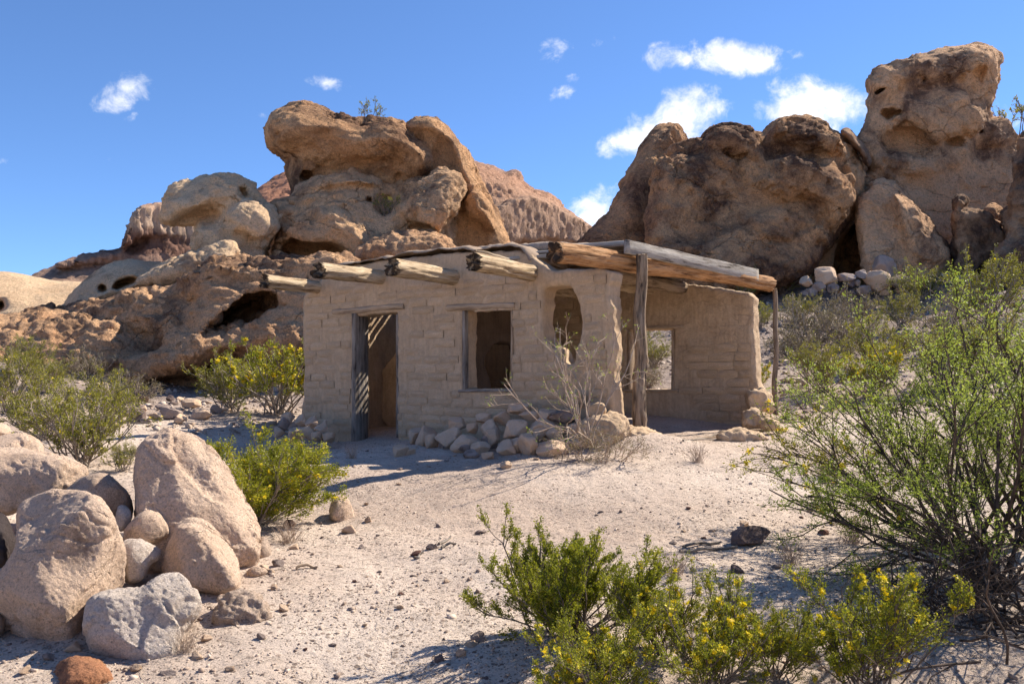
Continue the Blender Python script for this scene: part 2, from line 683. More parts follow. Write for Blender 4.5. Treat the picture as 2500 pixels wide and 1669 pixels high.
def mesa_mat(name, bands):
    """strata by height (metres above the camera), broken by noise, plus vertical staining"""
    m, nt, b, out = new_mat(name)
    B = NB(nt)
    sep = B.N('ShaderNodeSeparateXYZ')
    B.L(B.co, sep.inputs[0])
    zz = B.math('ADD', sep.outputs['Z'], B.math('MULTIPLY', B.math('SUBTRACT', B.noise(0.08, 6, 0.65), 0.5), 9.0))
    c = B.ramp(B.math('MULTIPLY', zz, 0.01), [(z * 0.01, col) for z, col in bands])
    st = B.ramp(B.noise(0.5, 7, 0.65, 0.2, B.map((1.0, 1.0, 0.10))), [(0.32, 0.62), (0.5, 1.0), (0.68, 1.12)])
    c = B.mix(1.0, c, st, 'MULTIPLY')
    c = B.mix(1.0, c, B.ramp(B.noise(1.6, 6, 0.75), [(0.33, 0.68), (0.5, 1.0), (0.7, 1.1)]), 'MULTIPLY')
    B.L(c, b.inputs['Base Color'])
    n1 = B.bump(B.noise(0.5, 9, 0.7, 0.0, B.map((1, 1, 0.25))), 0.8, 1.6)
    B.L(B.bump(B.noise(2.0, 6, 0.7), 0.7, 0.6, n1), b.inputs['Normal'])
    return m


def ground_mat():
    m, nt, b, out = new_mat('desert_soil')
    B = NB(nt)
    c = B.ramp(B.noise(0.35, 6, 0.6), [(0.32, (0.56, 0.435, 0.345)), (0.5, (0.66, 0.535, 0.435)), (0.68, (0.74, 0.62, 0.515))])
    warm = B.ramp(B.noise(0.23, 4, 0.5), [(0.50, 0.0), (0.68, 0.55)])
    c = B.mix(warm, c, (0.68, 0.50, 0.37))
    gp = B.ramp(B.noise(0.22, 7, 0.68, 0.6), [(0.47, 0.0), (0.60, 0.75)])
    c = B.mix(gp, c, (0.44, 0.335, 0.265))
    # hillside farther back is greyer gravel
    sep = B.N('ShaderNodeSeparateXYZ')
    B.L(B.co, sep.inputs[0])
    far = B.ramp(B.math('ADD', B.math('MULTIPLY', sep.outputs['Y'], 0.02), B.math('MULTIPLY', B.noise(0.5, 5, 0.6), 0.12)), [(0.33, 0.0), (0.42, 1.0)])
    grav = B.ramp(B.noise(5.0, 8, 0.8), [(0.35, (0.13, 0.10, 0.09)), (0.5, (0.30, 0.235, 0.20)), (0.66, (0.47, 0.38, 0.315))])
    c = B.mix(far, c, grav)
    gr = B.ramp(B.noise(16.0, 8, 0.75), [(0.30, 0.70), (0.5, 1.0), (0.7, 1.08)])
    c = B.mix(1.0, c, gr, 'MULTIPLY')
    sp = B.ramp(B.noise(75.0, 4, 0.7), [(0.32, 0.62), (0.46, 1.0)])
    c = B.mix(1.0, c, sp, 'MULTIPLY')
    # small stones pressed into the crust
    peb = None
    n0 = B.bump(B.noise(5.0, 9, 0.72), 0.8, 0.06)
    for sc_, thr in ((26.0, 0.93), (60.0, 0.86)):
        vn = B.N('ShaderNodeTexVoronoi')
        vn.inputs['Scale'].default_value = sc_
        B.L(B.co, vn.inputs['Vector'])
        sh = B.ramp(vn.outputs['Distance'], [(0.30, 1.0), (0.42, 0.0)])
        sv = B.N('ShaderNodeSeparateColor')
        B.L(vn.outputs['Color'], sv.inputs[0])
        dn = B.math('ADD', B.math('MULTIPLY', sv.outputs[0], 0.55), B.math('MULTIPLY', B.noise(0.45, 5, 0.6), 1.3))
        on = B.math('MULTIPLY', sh, B.ramp(dn, [(thr + 0.04, 0.0), (thr + 0.10, 1.0)]))
        pc = B.ramp(sv.outputs[1], [(0.0, (0.17, 0.125, 0.105)), (0.45, (0.36, 0.27, 0.21)), (1.0, (0.66, 0.56, 0.46))])
        c = B.mix(on, c, pc)
        n0 = B.bump(on, 0.9, 0.25 / sc_, n0)
    B.L(c, b.inputs['Base Color'])
    n2 = B.bump(B.noise(38.0, 8, 0.75), 0.9, 0.018, n0)
    B.L(n2, b.inputs['Normal'])
    return m


def adobe_mat(name, a, bcol, cracks=0.0, bump=0.012, inst=False):
    m, nt, b, out = new_mat(name)
    B = NB(nt, 'Object', inst)
    c = B.mix(B.ramp(B.noise(2.2, 6, 0.6), [(0.35, 0.0), (0.65, 1.0)]), a, bcol)
    c = B.mix(1.0, c, B.ramp(B.noise(22.0, 7, 0.75), [(0.28, 0.78), (0.55, 1.0), (0.75, 1.08)]), 'MULTIPLY')
    st = B.ramp(B.noise(6.0, 5, 0.6, 0.0, B.map((3.0, 3.0, 0.45))), [(0.35, 0.86), (0.6, 1.04)])
    c = B.mix(1.0, c, st, 'MULTIPLY')
    if inst:
        c = B.mix(1.0, c, B.ramp(B.rand, [(0.0, 0.88), (1.0, 1.07)]), 'MULTIPLY')
    B.L(c, b.inputs['Base Color'])
    n = B.bump(B.noise(9.0, 8, 0.7), 0.7, bump * 2.2)
    if cracks:
        wv = B.N('ShaderNodeVectorMath')
        wv.operation = 'ADD'
        nn = B.N('ShaderNodeTexNoise')
        nn.inputs['Scale'].default_value = 5
        sc = B.N('ShaderNodeVectorMath')
        sc.operation = 'SCALE'
        sc.inputs['Scale'].default_value = 0.3
        B.L(B.co, nn.inputs['Vector'])
        B.L(nn.outputs['Color'], sc.inputs[0])
        B.L(B.map((1.0, 1.0, 1.6)), wv.inputs[0])
        B.L(sc.outputs[0], wv.inputs[1])
        cr = B.ramp(B.voro(5.5, 'DISTANCE_TO_EDGE', wv.outputs[0]), [(0.0, 0.0), (0.05, 1.0)])
        gate = B.ramp(B.noise(1.1, 4, 0.5), [(0.40, 1.0), (0.55, 0.0)])
        crg = B.mix(gate, cr, (1, 1, 1))
        n = B.bump(crg, cracks, 0.02, n)
    n = B.bump(B.noise(55.0, 6, 0.75), 0.8, bump * 0.6, n)
    B.L(n, b.inputs['Normal'])
    return m


def wood_mat(name, light, mid, dark, axis=0, k=0.45, endburn=None):
    """weathered timber; the grain runs along local X of the object"""
    m, nt, b, out = new_mat(name)
    B = NB(nt)
    g = B.noise(9.0, 8, 0.7, 0.3, B.map((0.25, 2.1, 2.1)))
    c = B.ramp(g, [(0.36, dark), (k + 0.02, mid), (0.62, light)])
    blot = B.ramp(B.noise(1.7, 5, 0.6), [(0.35, 0.72), (0.62, 1.05)])
    c = B.mix(1.0, c, blot, 'MULTIPLY')
    if endburn is not None:
        sep = B.N('ShaderNodeSeparateXYZ')
        B.L(B.co, sep.inputs[0])
        q = B.math('ADD', sep.outputs['X'], B.math('MULTIPLY', B.math('SUBTRACT', B.noise(9.0, 6, 0.7), 0.5), 0.35))
        f = B.ramp(q, [(endburn - 0.01, 1.0), (endburn + 0.06, 0.0)])
        c = B.mix(B.math('MULTIPLY', f, 0.93), c, (0.045, 0.032, 0.025))
    B.L(c, b.inputs['Base Color'])
    n = B.bump(g, 1.0, 0.03)
    n = B.bump(B.noise(40.0, 5, 0.6, 0.0, B.map((0.15, 2.5, 2.5))), 0.7, 0.004, n)
    B.L(n, b.inputs['Normal'])
    return m


M_GROUND = ground_mat()
M_MESA = mesa_mat('mesa_left', [(34, (0.36, 0.235, 0.17)), (40.5, (0.33, 0.205, 0.15)), (42.5, (0.20, 0.11, 0.08)), (46.5, (0.24, 0.135, 0.095)), (48.5, (0.52, 0.375, 0.27)), (53, (0.54, 0.385, 0.275)), (56, (0.58, 0.37, 0.25)), (61, (0.50, 0.27, 0.17)), (66, (0.46, 0.225, 0.135))])
M_MESA2 = mesa_mat('mesa_right', [(40, (0.40, 0.26, 0.18)), (52, (0.42, 0.27, 0.185)), (56, (0.50, 0.30, 0.195)), (66, (0.44, 0.245, 0.155)), (70, (0.36, 0.22, 0.16)), (75, (0.50, 0.28, 0.185)), (79, (0.40, 0.20, 0.13)), (84, (0.24, 0.13, 0.095))])
M_ADOBE = adobe_mat('adobe_mud', (0.58, 0.43, 0.285), (0.49, 0.35, 0.225), 0.0)
M_SHADEMUD = adobe_mat('shade_dark_mud', (0.17, 0.12, 0.085), (0.12, 0.085, 0.06), 0.0)  # mud colour darkened to stand for the shade of the dim interior
M_BRICK = adobe_mat('adobe_brick', (0.675, 0.50, 0.335), (0.585, 0.42, 0.265), 0.0, inst=True)
M_PLASTER = adobe_mat('adobe_plaster', (0.60, 0.45, 0.305), (0.52, 0.375, 0.245), 0.5)
M_ROOFMUD = adobe_mat('roof_mud', (0.47, 0.37, 0.285), (0.39, 0.30, 0.225), 0.0, 0.02)
M_VIGA = wood_mat('viga_wood', (0.66, 0.52, 0.345), (0.50, 0.365, 0.225), (0.13, 0.085, 0.05), endburn=0.0)
M_LOG = wood_mat('log_wood', (0.56, 0.335, 0.175), (0.42, 0.225, 0.105), (0.10, 0.05, 0.028), endburn=0.0)
M_GREYWOOD = wood_mat('grey_timber', (0.36, 0.315, 0.27), (0.25, 0.21, 0.175), (0.07, 0.055, 0.045))
M_PALEWOOD = wood_mat('pale_timber', (0.50, 0.385, 0.275), (0.42, 0.31, 0.21), (0.22, 0.15, 0.10))
M_FASCIA = wood_mat('fascia_timber', (0.47, 0.435, 0.385), (0.35, 0.31, 0.265), (0.11, 0.09, 0.072), k=0.42)
M_POST = wood_mat('post_timber', (0.41, 0.315, 0.225), (0.29, 0.215, 0.15), (0.055, 0.042, 0.036), k=0.47)
M_LATILLA = wood_mat('latilla_wood', (0.40, 0.30, 0.20), (0.27, 0.19, 0.12), (0.08, 0.055, 0.038))
M_FELT = adobe_mat('roof_felt', (0.40, 0.30, 0.215), (0.32, 0.235, 0.17), 0.0, 0.006)


def leaf_mat(name, c0, c1, c2, trans=0.35):
    m, nt, b, out = new_mat(name)
    at = nt.nodes.new('ShaderNodeAttribute')
    at.attribute_name = 'tint'
    B = NB(nt)
    c = B.ramp(at.outputs['Fac'], [(0.0, c0), (0.55, c1), (1.0, c2)])
    B.L(c, b.inputs['Base Color'])
    b.inputs['Roughness'].default_value = 0.55
    b.inputs['Specular IOR Level'].default_value = 0.35
    tr_ = nt.nodes.new('ShaderNodeBsdfTranslucent')
    B.L(c, tr_.inputs['Color'])
    mx = nt.nodes.new('ShaderNodeMixShader')
    mx.inputs[0].default_value = trans
    B.L(b.outputs[0], mx.inputs[1])
    B.L(tr_.outputs[0], mx.inputs[2])
    B.L(mx.outputs[0], out.inputs[0])
    return m


M_CREO = leaf_mat('creosote_leaf', (0.12, 0.125, 0.013), (0.26, 0.255, 0.028), (0.44, 0.40, 0.05))
M_CREOF = leaf_mat('creosote_leaf_near', (0.10, 0.125, 0.008), (0.28, 0.295, 0.02), (0.52, 0.48, 0.045), 0.42)
M_CREOY = leaf_mat('creosote_leaf_yellow', (0.15, 0.165, 0.012), (0.31, 0.325, 0.02), (0.52, 0.47, 0.035))
M_MESQ = leaf_mat('mesquite_leaf', (0.13, 0.18, 0.025), (0.30, 0.37, 0.05), (0.42, 0.47, 0.09), 0.45)
M_DRYLEAF = leaf_mat('dry_leaf', (0.10, 0.085, 0.03), (0.20, 0.165, 0.06), (0.32, 0.26, 0.11), 0.3)
M_FLOWER = leaf_mat('yellow_flower', (0.72, 0.50, 0.01), (0.88, 0.68, 0.012), (0.90, 0.78, 0.04), 0.3)


def stem_mat(name, a, c):
    m, nt, b, out = new_mat(name)
    B = NB(nt)
    B.L(B.ramp(B.noise(14, 5, 0.6), [(0.35, a), (0.65, c)]), b.inputs['Base Color'])
    B.L(B.bump(B.noise(60, 4, 0.6), 0.5, 0.004), b.inputs['Normal'])
    return m


M_STEM = stem_mat('creosote_stem', (0.10, 0.078, 0.062), (0.24, 0.19, 0.15))
M_STEMD = stem_mat('mesquite_bark', (0.035, 0.027, 0.022), (0.15, 0.11, 0.085))
M_STEMP = stem_mat('pale_twig', (0.30, 0.22, 0.165), (0.50, 0.40, 0.31))
M_STEMG = stem_mat('grey_twig', (0.20, 0.16, 0.13), (0.38, 0.32, 0.26))

# ------------------------------------------------------------------ ground
GP = [  # px, row, depth: where the ground surface is seen
    (0, 1669, 4.6), (600, 1669, 4.6), (1250, 1669, 4.6), (1900, 1669, 4.5), (2500, 1669, 4.4),
    (0, 1470, 5.8), (600, 1420, 6.1), (1250, 1400, 6.2), (1900, 1400, 6.1), (2500, 1380, 6.1),
    (300, 1250, 8.0), (830, 1268, 7.9), (1300, 1250, 8.0), (1900, 1240, 8.0), (2450, 1180, 8.4),
    (900, 1149, 9.6), (1300, 1149, 9.5), (1750, 1130, 9.8), (500, 1140, 9.8), (2300, 1060, 10.6),
    (740, 1085, 13.2), (900, 1082, 12.3), (1150, 1098, 11.2), (1400, 1090, 10.8), (1565, 1084, 11.2), (1500, 1075, 11.6),
    (1600, 1046, 13.0), (1700, 1033, 13.9), (1850, 1042, 13.3), (2000, 1030, 13.0), (1900, 1090, 11.0), (2300, 960, 14.0),
    (250, 1065, 12.0), (450, 1010, 15.0), (60, 1040, 13.0), (640, 1020, 15.0), (400, 965, 19.0), (700, 960, 19.0), (60, 900, 19.0),
    (1000, 985, 17.5), (1600, 930, 18.0), (1900, 900, 18.0), (2100, 870, 19.5), (2400, 830, 19),
    (1900, 770, 26.0), (2100, 745, 28), (1950, 700, 30.0), (2300, 668, 31.0), (2500, 640, 30), (1500, 780, 27), (1000, 860, 27), (300, 860, 25), (0, 850, 24),
    (0, 730, 36), (800, 800, 36), (1500, 740, 36), (2300, 620, 40),
]


def polar(x, y):
    r = np.sqrt(x * x + y * y)
    th = np.arctan2(x, y)
    return r, th


_g = np.array([P(*g) for g in GP])
_gr, _gt = polar(_g[:, 0], _g[:, 1])
_gu = np.stack([_gt * 2.6, np.log(_gr) * 1.5], 1)


def _tps(d2):
    return 0.5 * d2 * np.log(d2 + 1e-9)


_n = len(_g)
_A = np.zeros((_n + 3, _n + 3))
_d2 = ((_gu[:, None] - _gu[None]) ** 2).sum(-1)
_A[:_n, :_n] = _tps(_d2) + np.eye(_n) * 0.006
_A[:_n, _n] = 1
_A[:_n, _n + 1:] = _gu
_A[_n, :_n] = 1
_A[_n + 1:, :_n] = _gu.T
_W = np.linalg.solve(_A, np.concatenate([_g[:, 2], np.zeros(3)]))


def _rbf(th, r):
    sh = th.shape
    u = np.stack([th.ravel() * 2.6, np.log(r.ravel()) * 1.5], 1)
    o = np.empty(len(u))
    for a in range(0, len(u), 40000):
        q = u[a:a + 40000]
        o[a:a + 40000] = _tps(((q[:, None] - _gu[None]) ** 2).sum(-1)) @ _W[:_n] + _W[_n] + q @ _W[_n + 1:]
    return o.reshape(sh)


def gz(x, y, fine=True):
    x = np.asarray(x, float)
    y = np.asarray(y, float)
    r, th = polar(x, y)
    lim = math.radians(36)
    t2 = lim * np.tanh(th / lim * 0.98) * np.where(np.abs(th) < lim, 1, 1)
    t2 = np.where(np.abs(th) < math.radians(31), th, np.sign(th) * (math.radians(31) + math.radians(7) * np.tanh((np.abs(th) - math.radians(31)) / math.radians(7))))
    rr = np.clip(r, 4.0, 42.0)
    z = _rbf(t2, rr)
    zb = _rbf(np.zeros_like(t2), rr)
    w = sstep(math.radians(70), math.radians(170), np.abs(th))
    z = z * (1 - w) + zb * w
    zfar = 3.0
    z = z * (1 - sstep(45, 140, r)) + zfar * sstep(45, 140, r)
    # eroded adobe mound in front of the open room
    mx, my = 1.62, 10.75
    z = z + 0.20 * np.exp(-(((x - mx) / 0.75) ** 2 + ((y - my) / 0.45) ** 2))
    if fine:
        sh = x.shape
        p = np.stack([x.ravel(), y.ravel(), np.zeros(x.size)], 1)
        n = 0.045 * fbm(p / 1.7, 3, 3) + 0.012 * fbm(p / 0.33, 3, 9)
        n += 0.010 * np.maximum(fbm(p / 0.11, 3, 15), 0)
        far = sstep(14, 26, r.ravel())
        n += far * (0.16 * fbm(p / 1.1, 4, 5))
        n *= 1 - 0.999 * sstep(50, 140, r.ravel())
        z = z + n.reshape(sh)
    return z


def hit(px, row, d0=3.2, d1=60.0):
    """first point of the ground along the photograph's ray"""
    d = np.exp(np.linspace(math.log(d0), math.log(d1), 400))
    x = (px - CX) * d / F
    zr = (HY - row) * d / F
    g = gz(x, d)
    b = np.nonzero(g >= zr)[0]
    i = b[0] if len(b) else 399
    return np.array([x[i], d[i], g[i]])


def build_ground():
    r = np.concatenate([np.linspace(0.2, 2.4, 8), np.exp(np.linspace(math.log(2.6), math.log(46), 360)), np.exp(np.linspace(math.log(48), math.log(9000), 40))])
    f = math.radians(38)
    th = np.concatenate([np.linspace(-math.pi, -f, 40)[:-1], np.linspace(-f, f, 390), np.linspace(f, math.pi, 40)[1:]])
    Rr, T = np.meshgrid(r, th, indexing='ij')
    x, y = Rr * np.sin(T), Rr * np.cos(T)
    z = gz(x, y)
    v = np.stack([x.ravel(), y.ravel(), z.ravel()], 1)
    nr, nt = Rr.shape
    i = np.arange(nr - 1)[:, None] * nt + np.arange(nt - 1)[None]
    q = np.stack([i, i + nt, i + nt + 1, i + 1], -1).reshape(-1, 4)[:, ::-1]
    o = obj('ground', mesh_np('ground', v, q, M_GROUND))
    structure(o, 'pale dusty desert ground rising towards the ruin')


build_ground()

# ------------------------------------------------------------------ far mesa
def flute(amp, scale, seed):
    """vertical clefts on steep faces only"""
    def fn(v, n):
        w = 1 - sstep(0.4, 0.7, n[:, 2])
        return amp * w * (ridged(v / np.array([scale, scale, scale * 9.0]), 3, seed) - 0.45)
    return fn


def build_mesa():
    D = 300
    left = piece('1', [(130, 920), (230, 890), (300, 862), (350, 850), (400, 830), (470, 822), (520, 808), (585, 800), (600, 740), (622, 690), (640, 640), (655, 605), (700, 592), (780, 582), (850, 600), (1100, 620), (1250, 500), (1300, 470), (1345, 440), (1400, 430), (1500, 520), (1500, 1150), (100, 1150)],
                 D, 30, 12, tz=0.7, tx=0.9)
    cap = piece('1', [(585, 800), (600, 740), (622, 690), (640, 640), (655, 605), (700, 592), (780, 582), (870, 600), (960, 640), (960, 760), (800, 740), (680, 745)], D - 22, 12, 1.4, tz=0.1, tx=1.3, k=1, p=8, ck=0)
    fl = piece('1', [(260, 880), (340, 850), (400, 830), (520, 812), (620, 800), (780, 820), (780, 850), (560, 850), (300, 890)], D - 30, 12, 3, k=2, p=4, tx=1.2)
    me = rock_mesh('mesa_left', [left, cap, fl], 0.95, M_MESA, [lumps(0.4, 14, 2, 31), flute(1.3, 1.3, 8), flute(0.8, 0.6, 9), plates(0.8, 2.6, 0.3, 33, 0.5), rough(0.5, 1.6, 3, 34)])
    o = obj('mesa', me)
    structure(o, 'distant red mesa with talus slope left of the outcrop')
    right = piece('2', [(1380, 560), (1430, 500), (1490, 490), (1540, 494), (1620, 518), (1700, 552), (1720, 545), (1745, 538), (1772, 545), (1790, 590), (1850, 640), (1950, 668), (2015, 712), (2035, 755), (2100, 800), (2150, 838), (2215, 875), (2300, 960), (2400, 1200), (1300, 1200)],
                  D, 34, 5, tz=0.7, tx=0.9, ck=0)
    c1 = piece('2', [(1400, 520), (1490, 492), (1540, 496), (1620, 520), (1700, 556), (1745, 540), (1772, 547), (1785, 600), (1700, 690), (1600, 640), (1450, 620)], D - 14, 14, 1.4, k=1, p=8, tz=0.1, tx=1.3, ck=0)
    c2 = piece('2', [(1640, 760), (1760, 700), (1850, 690), (1950, 720), (2030, 770), (2100, 806), (2200, 870), (2130, 960), (1950, 930), (1720, 960), (1640, 900)], D - 30, 16, 1.6, k=1, p=8, tz=0.1, tx=1.3, ck=0)
    me = rock_mesh('mesa_right', [right, c1, c2], 0.8, M_MESA2, [lumps(0.4, 14, 2, 37), flute(1.4, 1.3, 18), flute(0.8, 0.6, 19), plates(0.8, 2.6, 0.3, 39, 0.5), rough(0.5, 1.6, 3, 35)])
    o = obj('mesa', me)
    structure(o, 'distant red cliff ridge in the gap between the outcrops')


build_mesa()


# ------------------------------------------------------------------ outcrops of weathered rock
def outcrop(name, pieces, h, mat, disp, label, cat='rock'):
    o = obj(name, rock_mesh(name, pieces, h, mat, disp))
    tag(o, label, cat)
    return o


STD = lambda s, k=1.0: [lumps(0.18 * k, 1.6, 3, s), plates(0.16 * k, 0.85, 0.05 * k, s + 2, 1.3, 1.9), patchy(0.26 * k, 0.6, 1.5, s + 9, 4), plates(0.06 * k, 0.30, 0.03 * k, s + 4, 1.5, 1.1), rough(0.045 * k, 0.17, 3, s + 3)]


def build_left():
    # overhanging cap rock
    outcrop('rock_outcrop', [
        piece('2', [(272, 270), (285, 215), (330, 175), (400, 152), (500, 152), (590, 178), (660, 205), (740, 243), (830, 250), (930, 240), (1010, 252), (1060, 280), (1110, 330), (1190, 375), (1255, 440), (1262, 500), (1225, 560), (1180, 600), (1080, 640), (480, 660), (400, 720), (385, 640), (372, 540), (378, 475), (340, 430), (300, 375), (272, 320)], 28.0, 2.0, 1.5, tz=-0.12),
        piece('2', [(272, 270), (285, 215), (330, 175), (400, 152), (500, 152), (590, 178), (700, 230), (740, 243), (700, 330), (560, 380), (420, 400), (330, 400), (275, 330)], 27.1, 1.5, 0.8, k=0.5),
        piece('2', [(640, 300), (800, 270), (900, 245), (1010, 252), (1060, 280), (1120, 340), (1200, 390), (1240, 470), (1180, 540), (1080, 430), (900, 440), (760, 430), (660, 380)], 26.9, 1.2, 0.7, k=0.5),
        piece('2', [(480, 590), (500, 500), (640, 440), (800, 470), (1000, 470), (1120, 520), (1130, 590), (1000, 640), (600, 640)], 26.2, 0.75, 0.8, mode=-1, k=0.4),
        piece('2', [(455, 600), (455, 555), (490, 540), (525, 560), (520, 590)], 26.5, 1.0, 0.2, mode=-1, k=0.15),
        piece('2', [(990, 590), (1010, 560), (1060, 545), (1095, 570), (1100, 600), (1050, 620)], 26.8, 0.5, 0.2, mode=-1, k=0.15),
    ], 0.052, M_LTOP, STD(1, 0.8), 'overhanging anvil-shaped cap rock crowning the left outcrop')
    # arched limb on the right of the left outcrop
    outcrop('rock_outcrop', [
        piece('2', [(1075, 275), (1120, 240), (1180, 222), (1260, 235), (1330, 270), (1370, 320), (1420, 380), (1460, 450), (1490, 520), (1540, 590), (1590, 680), (1640, 780), (1690, 900), (1725, 1000), (1760, 1150), (1350, 1150), (1200, 1100), (1180, 760), (1180, 620), (1150, 500), (1100, 400), (1060, 330)], 28.6, 1.6, 0.7, tz=-0.1, p=3),
        piece('2', [(1330, 300), (1380, 330), (1430, 420), (1470, 520), (1530, 620), (1600, 800), (1560, 820), (1480, 720), (1430, 640), (1400, 540), (1370, 420), (1300, 320), (1180, 300), (1100, 290), (1180, 230), (1260, 240)], 27.2, 0.75, 0.35, k=0.35),
        piece('2', [(1240, 400), (1280, 350), (1340, 360), (1370, 430), (1400, 540), (1300, 530), (1230, 520)], 26.5, 0.6, 0.35, mode=-1, k=0.2),
        piece('2', [(1375, 990), (1385, 880), (1430, 815), (1500, 800), (1560, 840), (1600, 920), (1620, 1000), (1640, 1150), (1370, 1150)], 26.3, 0.85, 0.35, mode=-1, k=0.25),
        piece('2', [(1455, 720), (1500, 660), (1560, 700), (1600, 780), (1640, 900), (1600, 890), (1540, 810), (1470, 780)], 26.6, 0.7, 0.25, k=0.3),
    ], 0.055, M_LTOP, STD(2, 0.7), 'arched rock limb curving down behind the ruin roof')
    # middle mass with the wide shallow cave
    outcrop('rock_outcrop', [
        piece('2', [(250, 720), (400, 710), (450, 610), (560, 588), (700, 572), (790, 553), (850, 580), (930, 600), (960, 620), (1050, 590), (1150, 570), (1250, 545), (1340, 548), (1410, 575), (1428, 650), (1400, 720), (1390, 800), (1385, 900), (1390, 1200), (250, 1200), (300, 1000), (330, 900), (320, 850), (280, 780)], 27.3, 1.8, 1.0, tz=0.5, tx=0.2),
        piece('2', [(260, 800), (400, 720), (900, 700), (1300, 700), (1300, 1250), (250, 1250)], 28.4, 1.3, 0.6, k=0.3, p=3),
        piece('2', [(1030, 760), (1100, 650), (1250, 550), (1340, 548), (1410, 575), (1425, 650), (1390, 800), (1300, 900), (1240, 960), (1120, 930), (1090, 860)], 26.0, 1.2, 0.7, k=0.4, tz=0.3),
        piece('2', [(330, 900), (360, 840), (480, 800), (620, 780), (760, 800), (860, 860), (900, 960), (820, 1080), (760, 1060), (740, 990), (660, 950), (500, 955), (380, 960)], 25.6, 1.0, 0.45, k=0.35, tz=0.2),
        piece('2', [(440, 690), (470, 610), (600, 590), (790, 556), (920, 600), (930, 640), (760, 640), (600, 660), (520, 700)], 26.6, 1.1, 0.35, k=0.2),
        piece('2', [(310, 1080), (320, 970), (380, 955), (500, 965), (640, 955), (720, 990), (765, 1060), (765, 1110)], 24.9, 1.5, 0.22, mode=-1, k=0.12),
        piece('2', [(890, 760), (910, 680), (960, 630), (1060, 600), (1120, 640), (1080, 700), (1060, 760), (1000, 810), (930, 815)], 25.9, 0.9, 0.35, mode=-1, k=0.2),
        piece('2', [(850, 715), (865, 695), (885, 700), (885, 720), (865, 728)], 26.0, 0.6, 0.08, mode=-1, k=0.05),
        piece('2', [(375, 760), (385, 735), (415, 728), (440, 740), (430, 758)], 26.0, 0.7, 0.1, mode=-1, k=0.06),
        piece('2', [(1325, 960), (1325, 850), (1350, 800), (1385, 790), (1385, 960)], 25.3, 0.8, 0.2, mode=-1, k=0.15),
        piece('2', [(1105, 880), (1110, 850), (1200, 855), (1270, 880), (1290, 910), (1200, 915), (1130, 910)], 25.1, 0.5, 0.15, mode=-1, k=0.15),
    ], 0.055, M_LMID, STD(3, 0.9), 'broad middle rock shelf with a wide shaded hollow')
    # rubble block just above the roof line
    outcrop('rock_outcrop', [
        piece('2', [(780, 1120), (800, 1040), (880, 960), (1000, 920), (1120, 890), (1165, 920), (1250, 920), (1340, 930), (1380, 1000), (1390, 1130)], 24.6, 1.2, 0.6, p=3),
    ], 0.05, M_LDARK, [lumps(0.16, 0.8, 3, 71), rough(0.16, 0.5, 4, 72), rough(0.05, 0.15, 2, 73)], 'rough dark brown rock ledge directly behind the roof vigas')
    # mushroom rock
    outcrop('rock_outcrop', [
        piece('1', [(770, 655), (785, 600), (795, 545), (850, 500), (930, 465), (1020, 445), (1100, 450), (1170, 480), (1215, 510), (1235, 550), (1200, 600), (1100, 640), (1000, 660), (900, 690), (800, 692)], 26.0, 1.5, 0.7, tz=0.1),
        piece('1', [(925, 800), (935, 700), (1000, 600), (1090, 565), (1150, 545), (1230, 560), (1300, 590), (1335, 650), (1342, 705), (1310, 740), (1295, 810), (1290, 900), (930, 900)], 25.7, 1.25, 0.6, k=0.25, tx=0.35, tz=0.15),
        piece('1', [(1080, 620), (1140, 555), (1230, 565), (1310, 620), (1340, 690), (1300, 740), (1250, 790), (1160, 740), (1080, 720)], 24.8, 0.8, 0.4, k=0.2, tx=0.4, tz=0.2),
        piece('1', [(810, 682), (850, 640), (930, 600), (1040, 600), (1065, 640), (1030, 690), (940, 700), (850, 694)], 24.5, 1.0, 0.40, mode=-1, k=0.2),
        piece('1', [(1138, 530), (1145, 490), (1180, 495), (1200, 530), (1180, 550), (1150, 548)], 25.0, 0.6, 0.15, mode=-1, k=0.08),
    ], 0.045, M_LPALE, STD(4, 0.8) + [pits(0.10, 0.5, 0.3, 14)], 'pale mushroom-shaped rock with shaded hollow under its cap')
    outcrop('rock_outcrop', [
        piece('1', [(640, 965), (690, 905), (780, 852), (900, 812), (960, 780), (1040, 745), (1110, 738), (1148, 770), (1155, 835), (1130, 900), (1000, 960), (760, 990)], 23.6, 0.9, 0.5, tz=0.3),
    ], 0.05, M_LPALE, STD(5, 0.7), 'long low pale rock lying below the mushroom rock')
    # shaded ridge with the two eye-like hollows
    outcrop('rock_outcrop', [
        piece('1', [(315, 1075), (340, 1010), (400, 960), (480, 900), (560, 862), (650, 848), (730, 865), (800, 860), (800, 1000), (700, 1060), (500, 1120), (330, 1120)], 26.0, 2.2, 1.2, tz=0.3),
        piece('1', [(462, 985), (470, 968), (495, 965), (512, 980), (508, 1000), (480, 1005)], 24.0, 1.3, 0.14, mode=-1, k=0.08),
        piece('1', [(540, 985), (550, 955), (590, 935), (640, 930), (662, 940), (640, 965), (580, 985), (550, 995)], 24.2, 1.6, 0.2, mode=-1, k=0.08),
    ], 0.05, M_LPALE, STD(6, 0.35), 'rounded pale rock ridge with two eye-like hollows')
    outcrop('rock_outcrop', [
        piece('1', [(-500, 930), (-200, 905), (0, 905), (60, 912), (150, 930), (250, 945), (400, 958), (440, 965), (420, 1100), (340, 1300), (-500, 1300)], 29.0, 3.2, 2.6, tz=1.0),
        piece('1', [(-60, 1110), (-40, 1060), (0, 1035), (30, 1050), (36, 1085), (0, 1105)], 26.2, 1.2, 0.2, mode=-1, k=0.1),
    ], 0.08, M_LPALE, [lumps(0.12, 2.0, 3, 81), lumps(0.03, 0.5, 3, 82)], 'smooth cream rock slope at the far left edge')
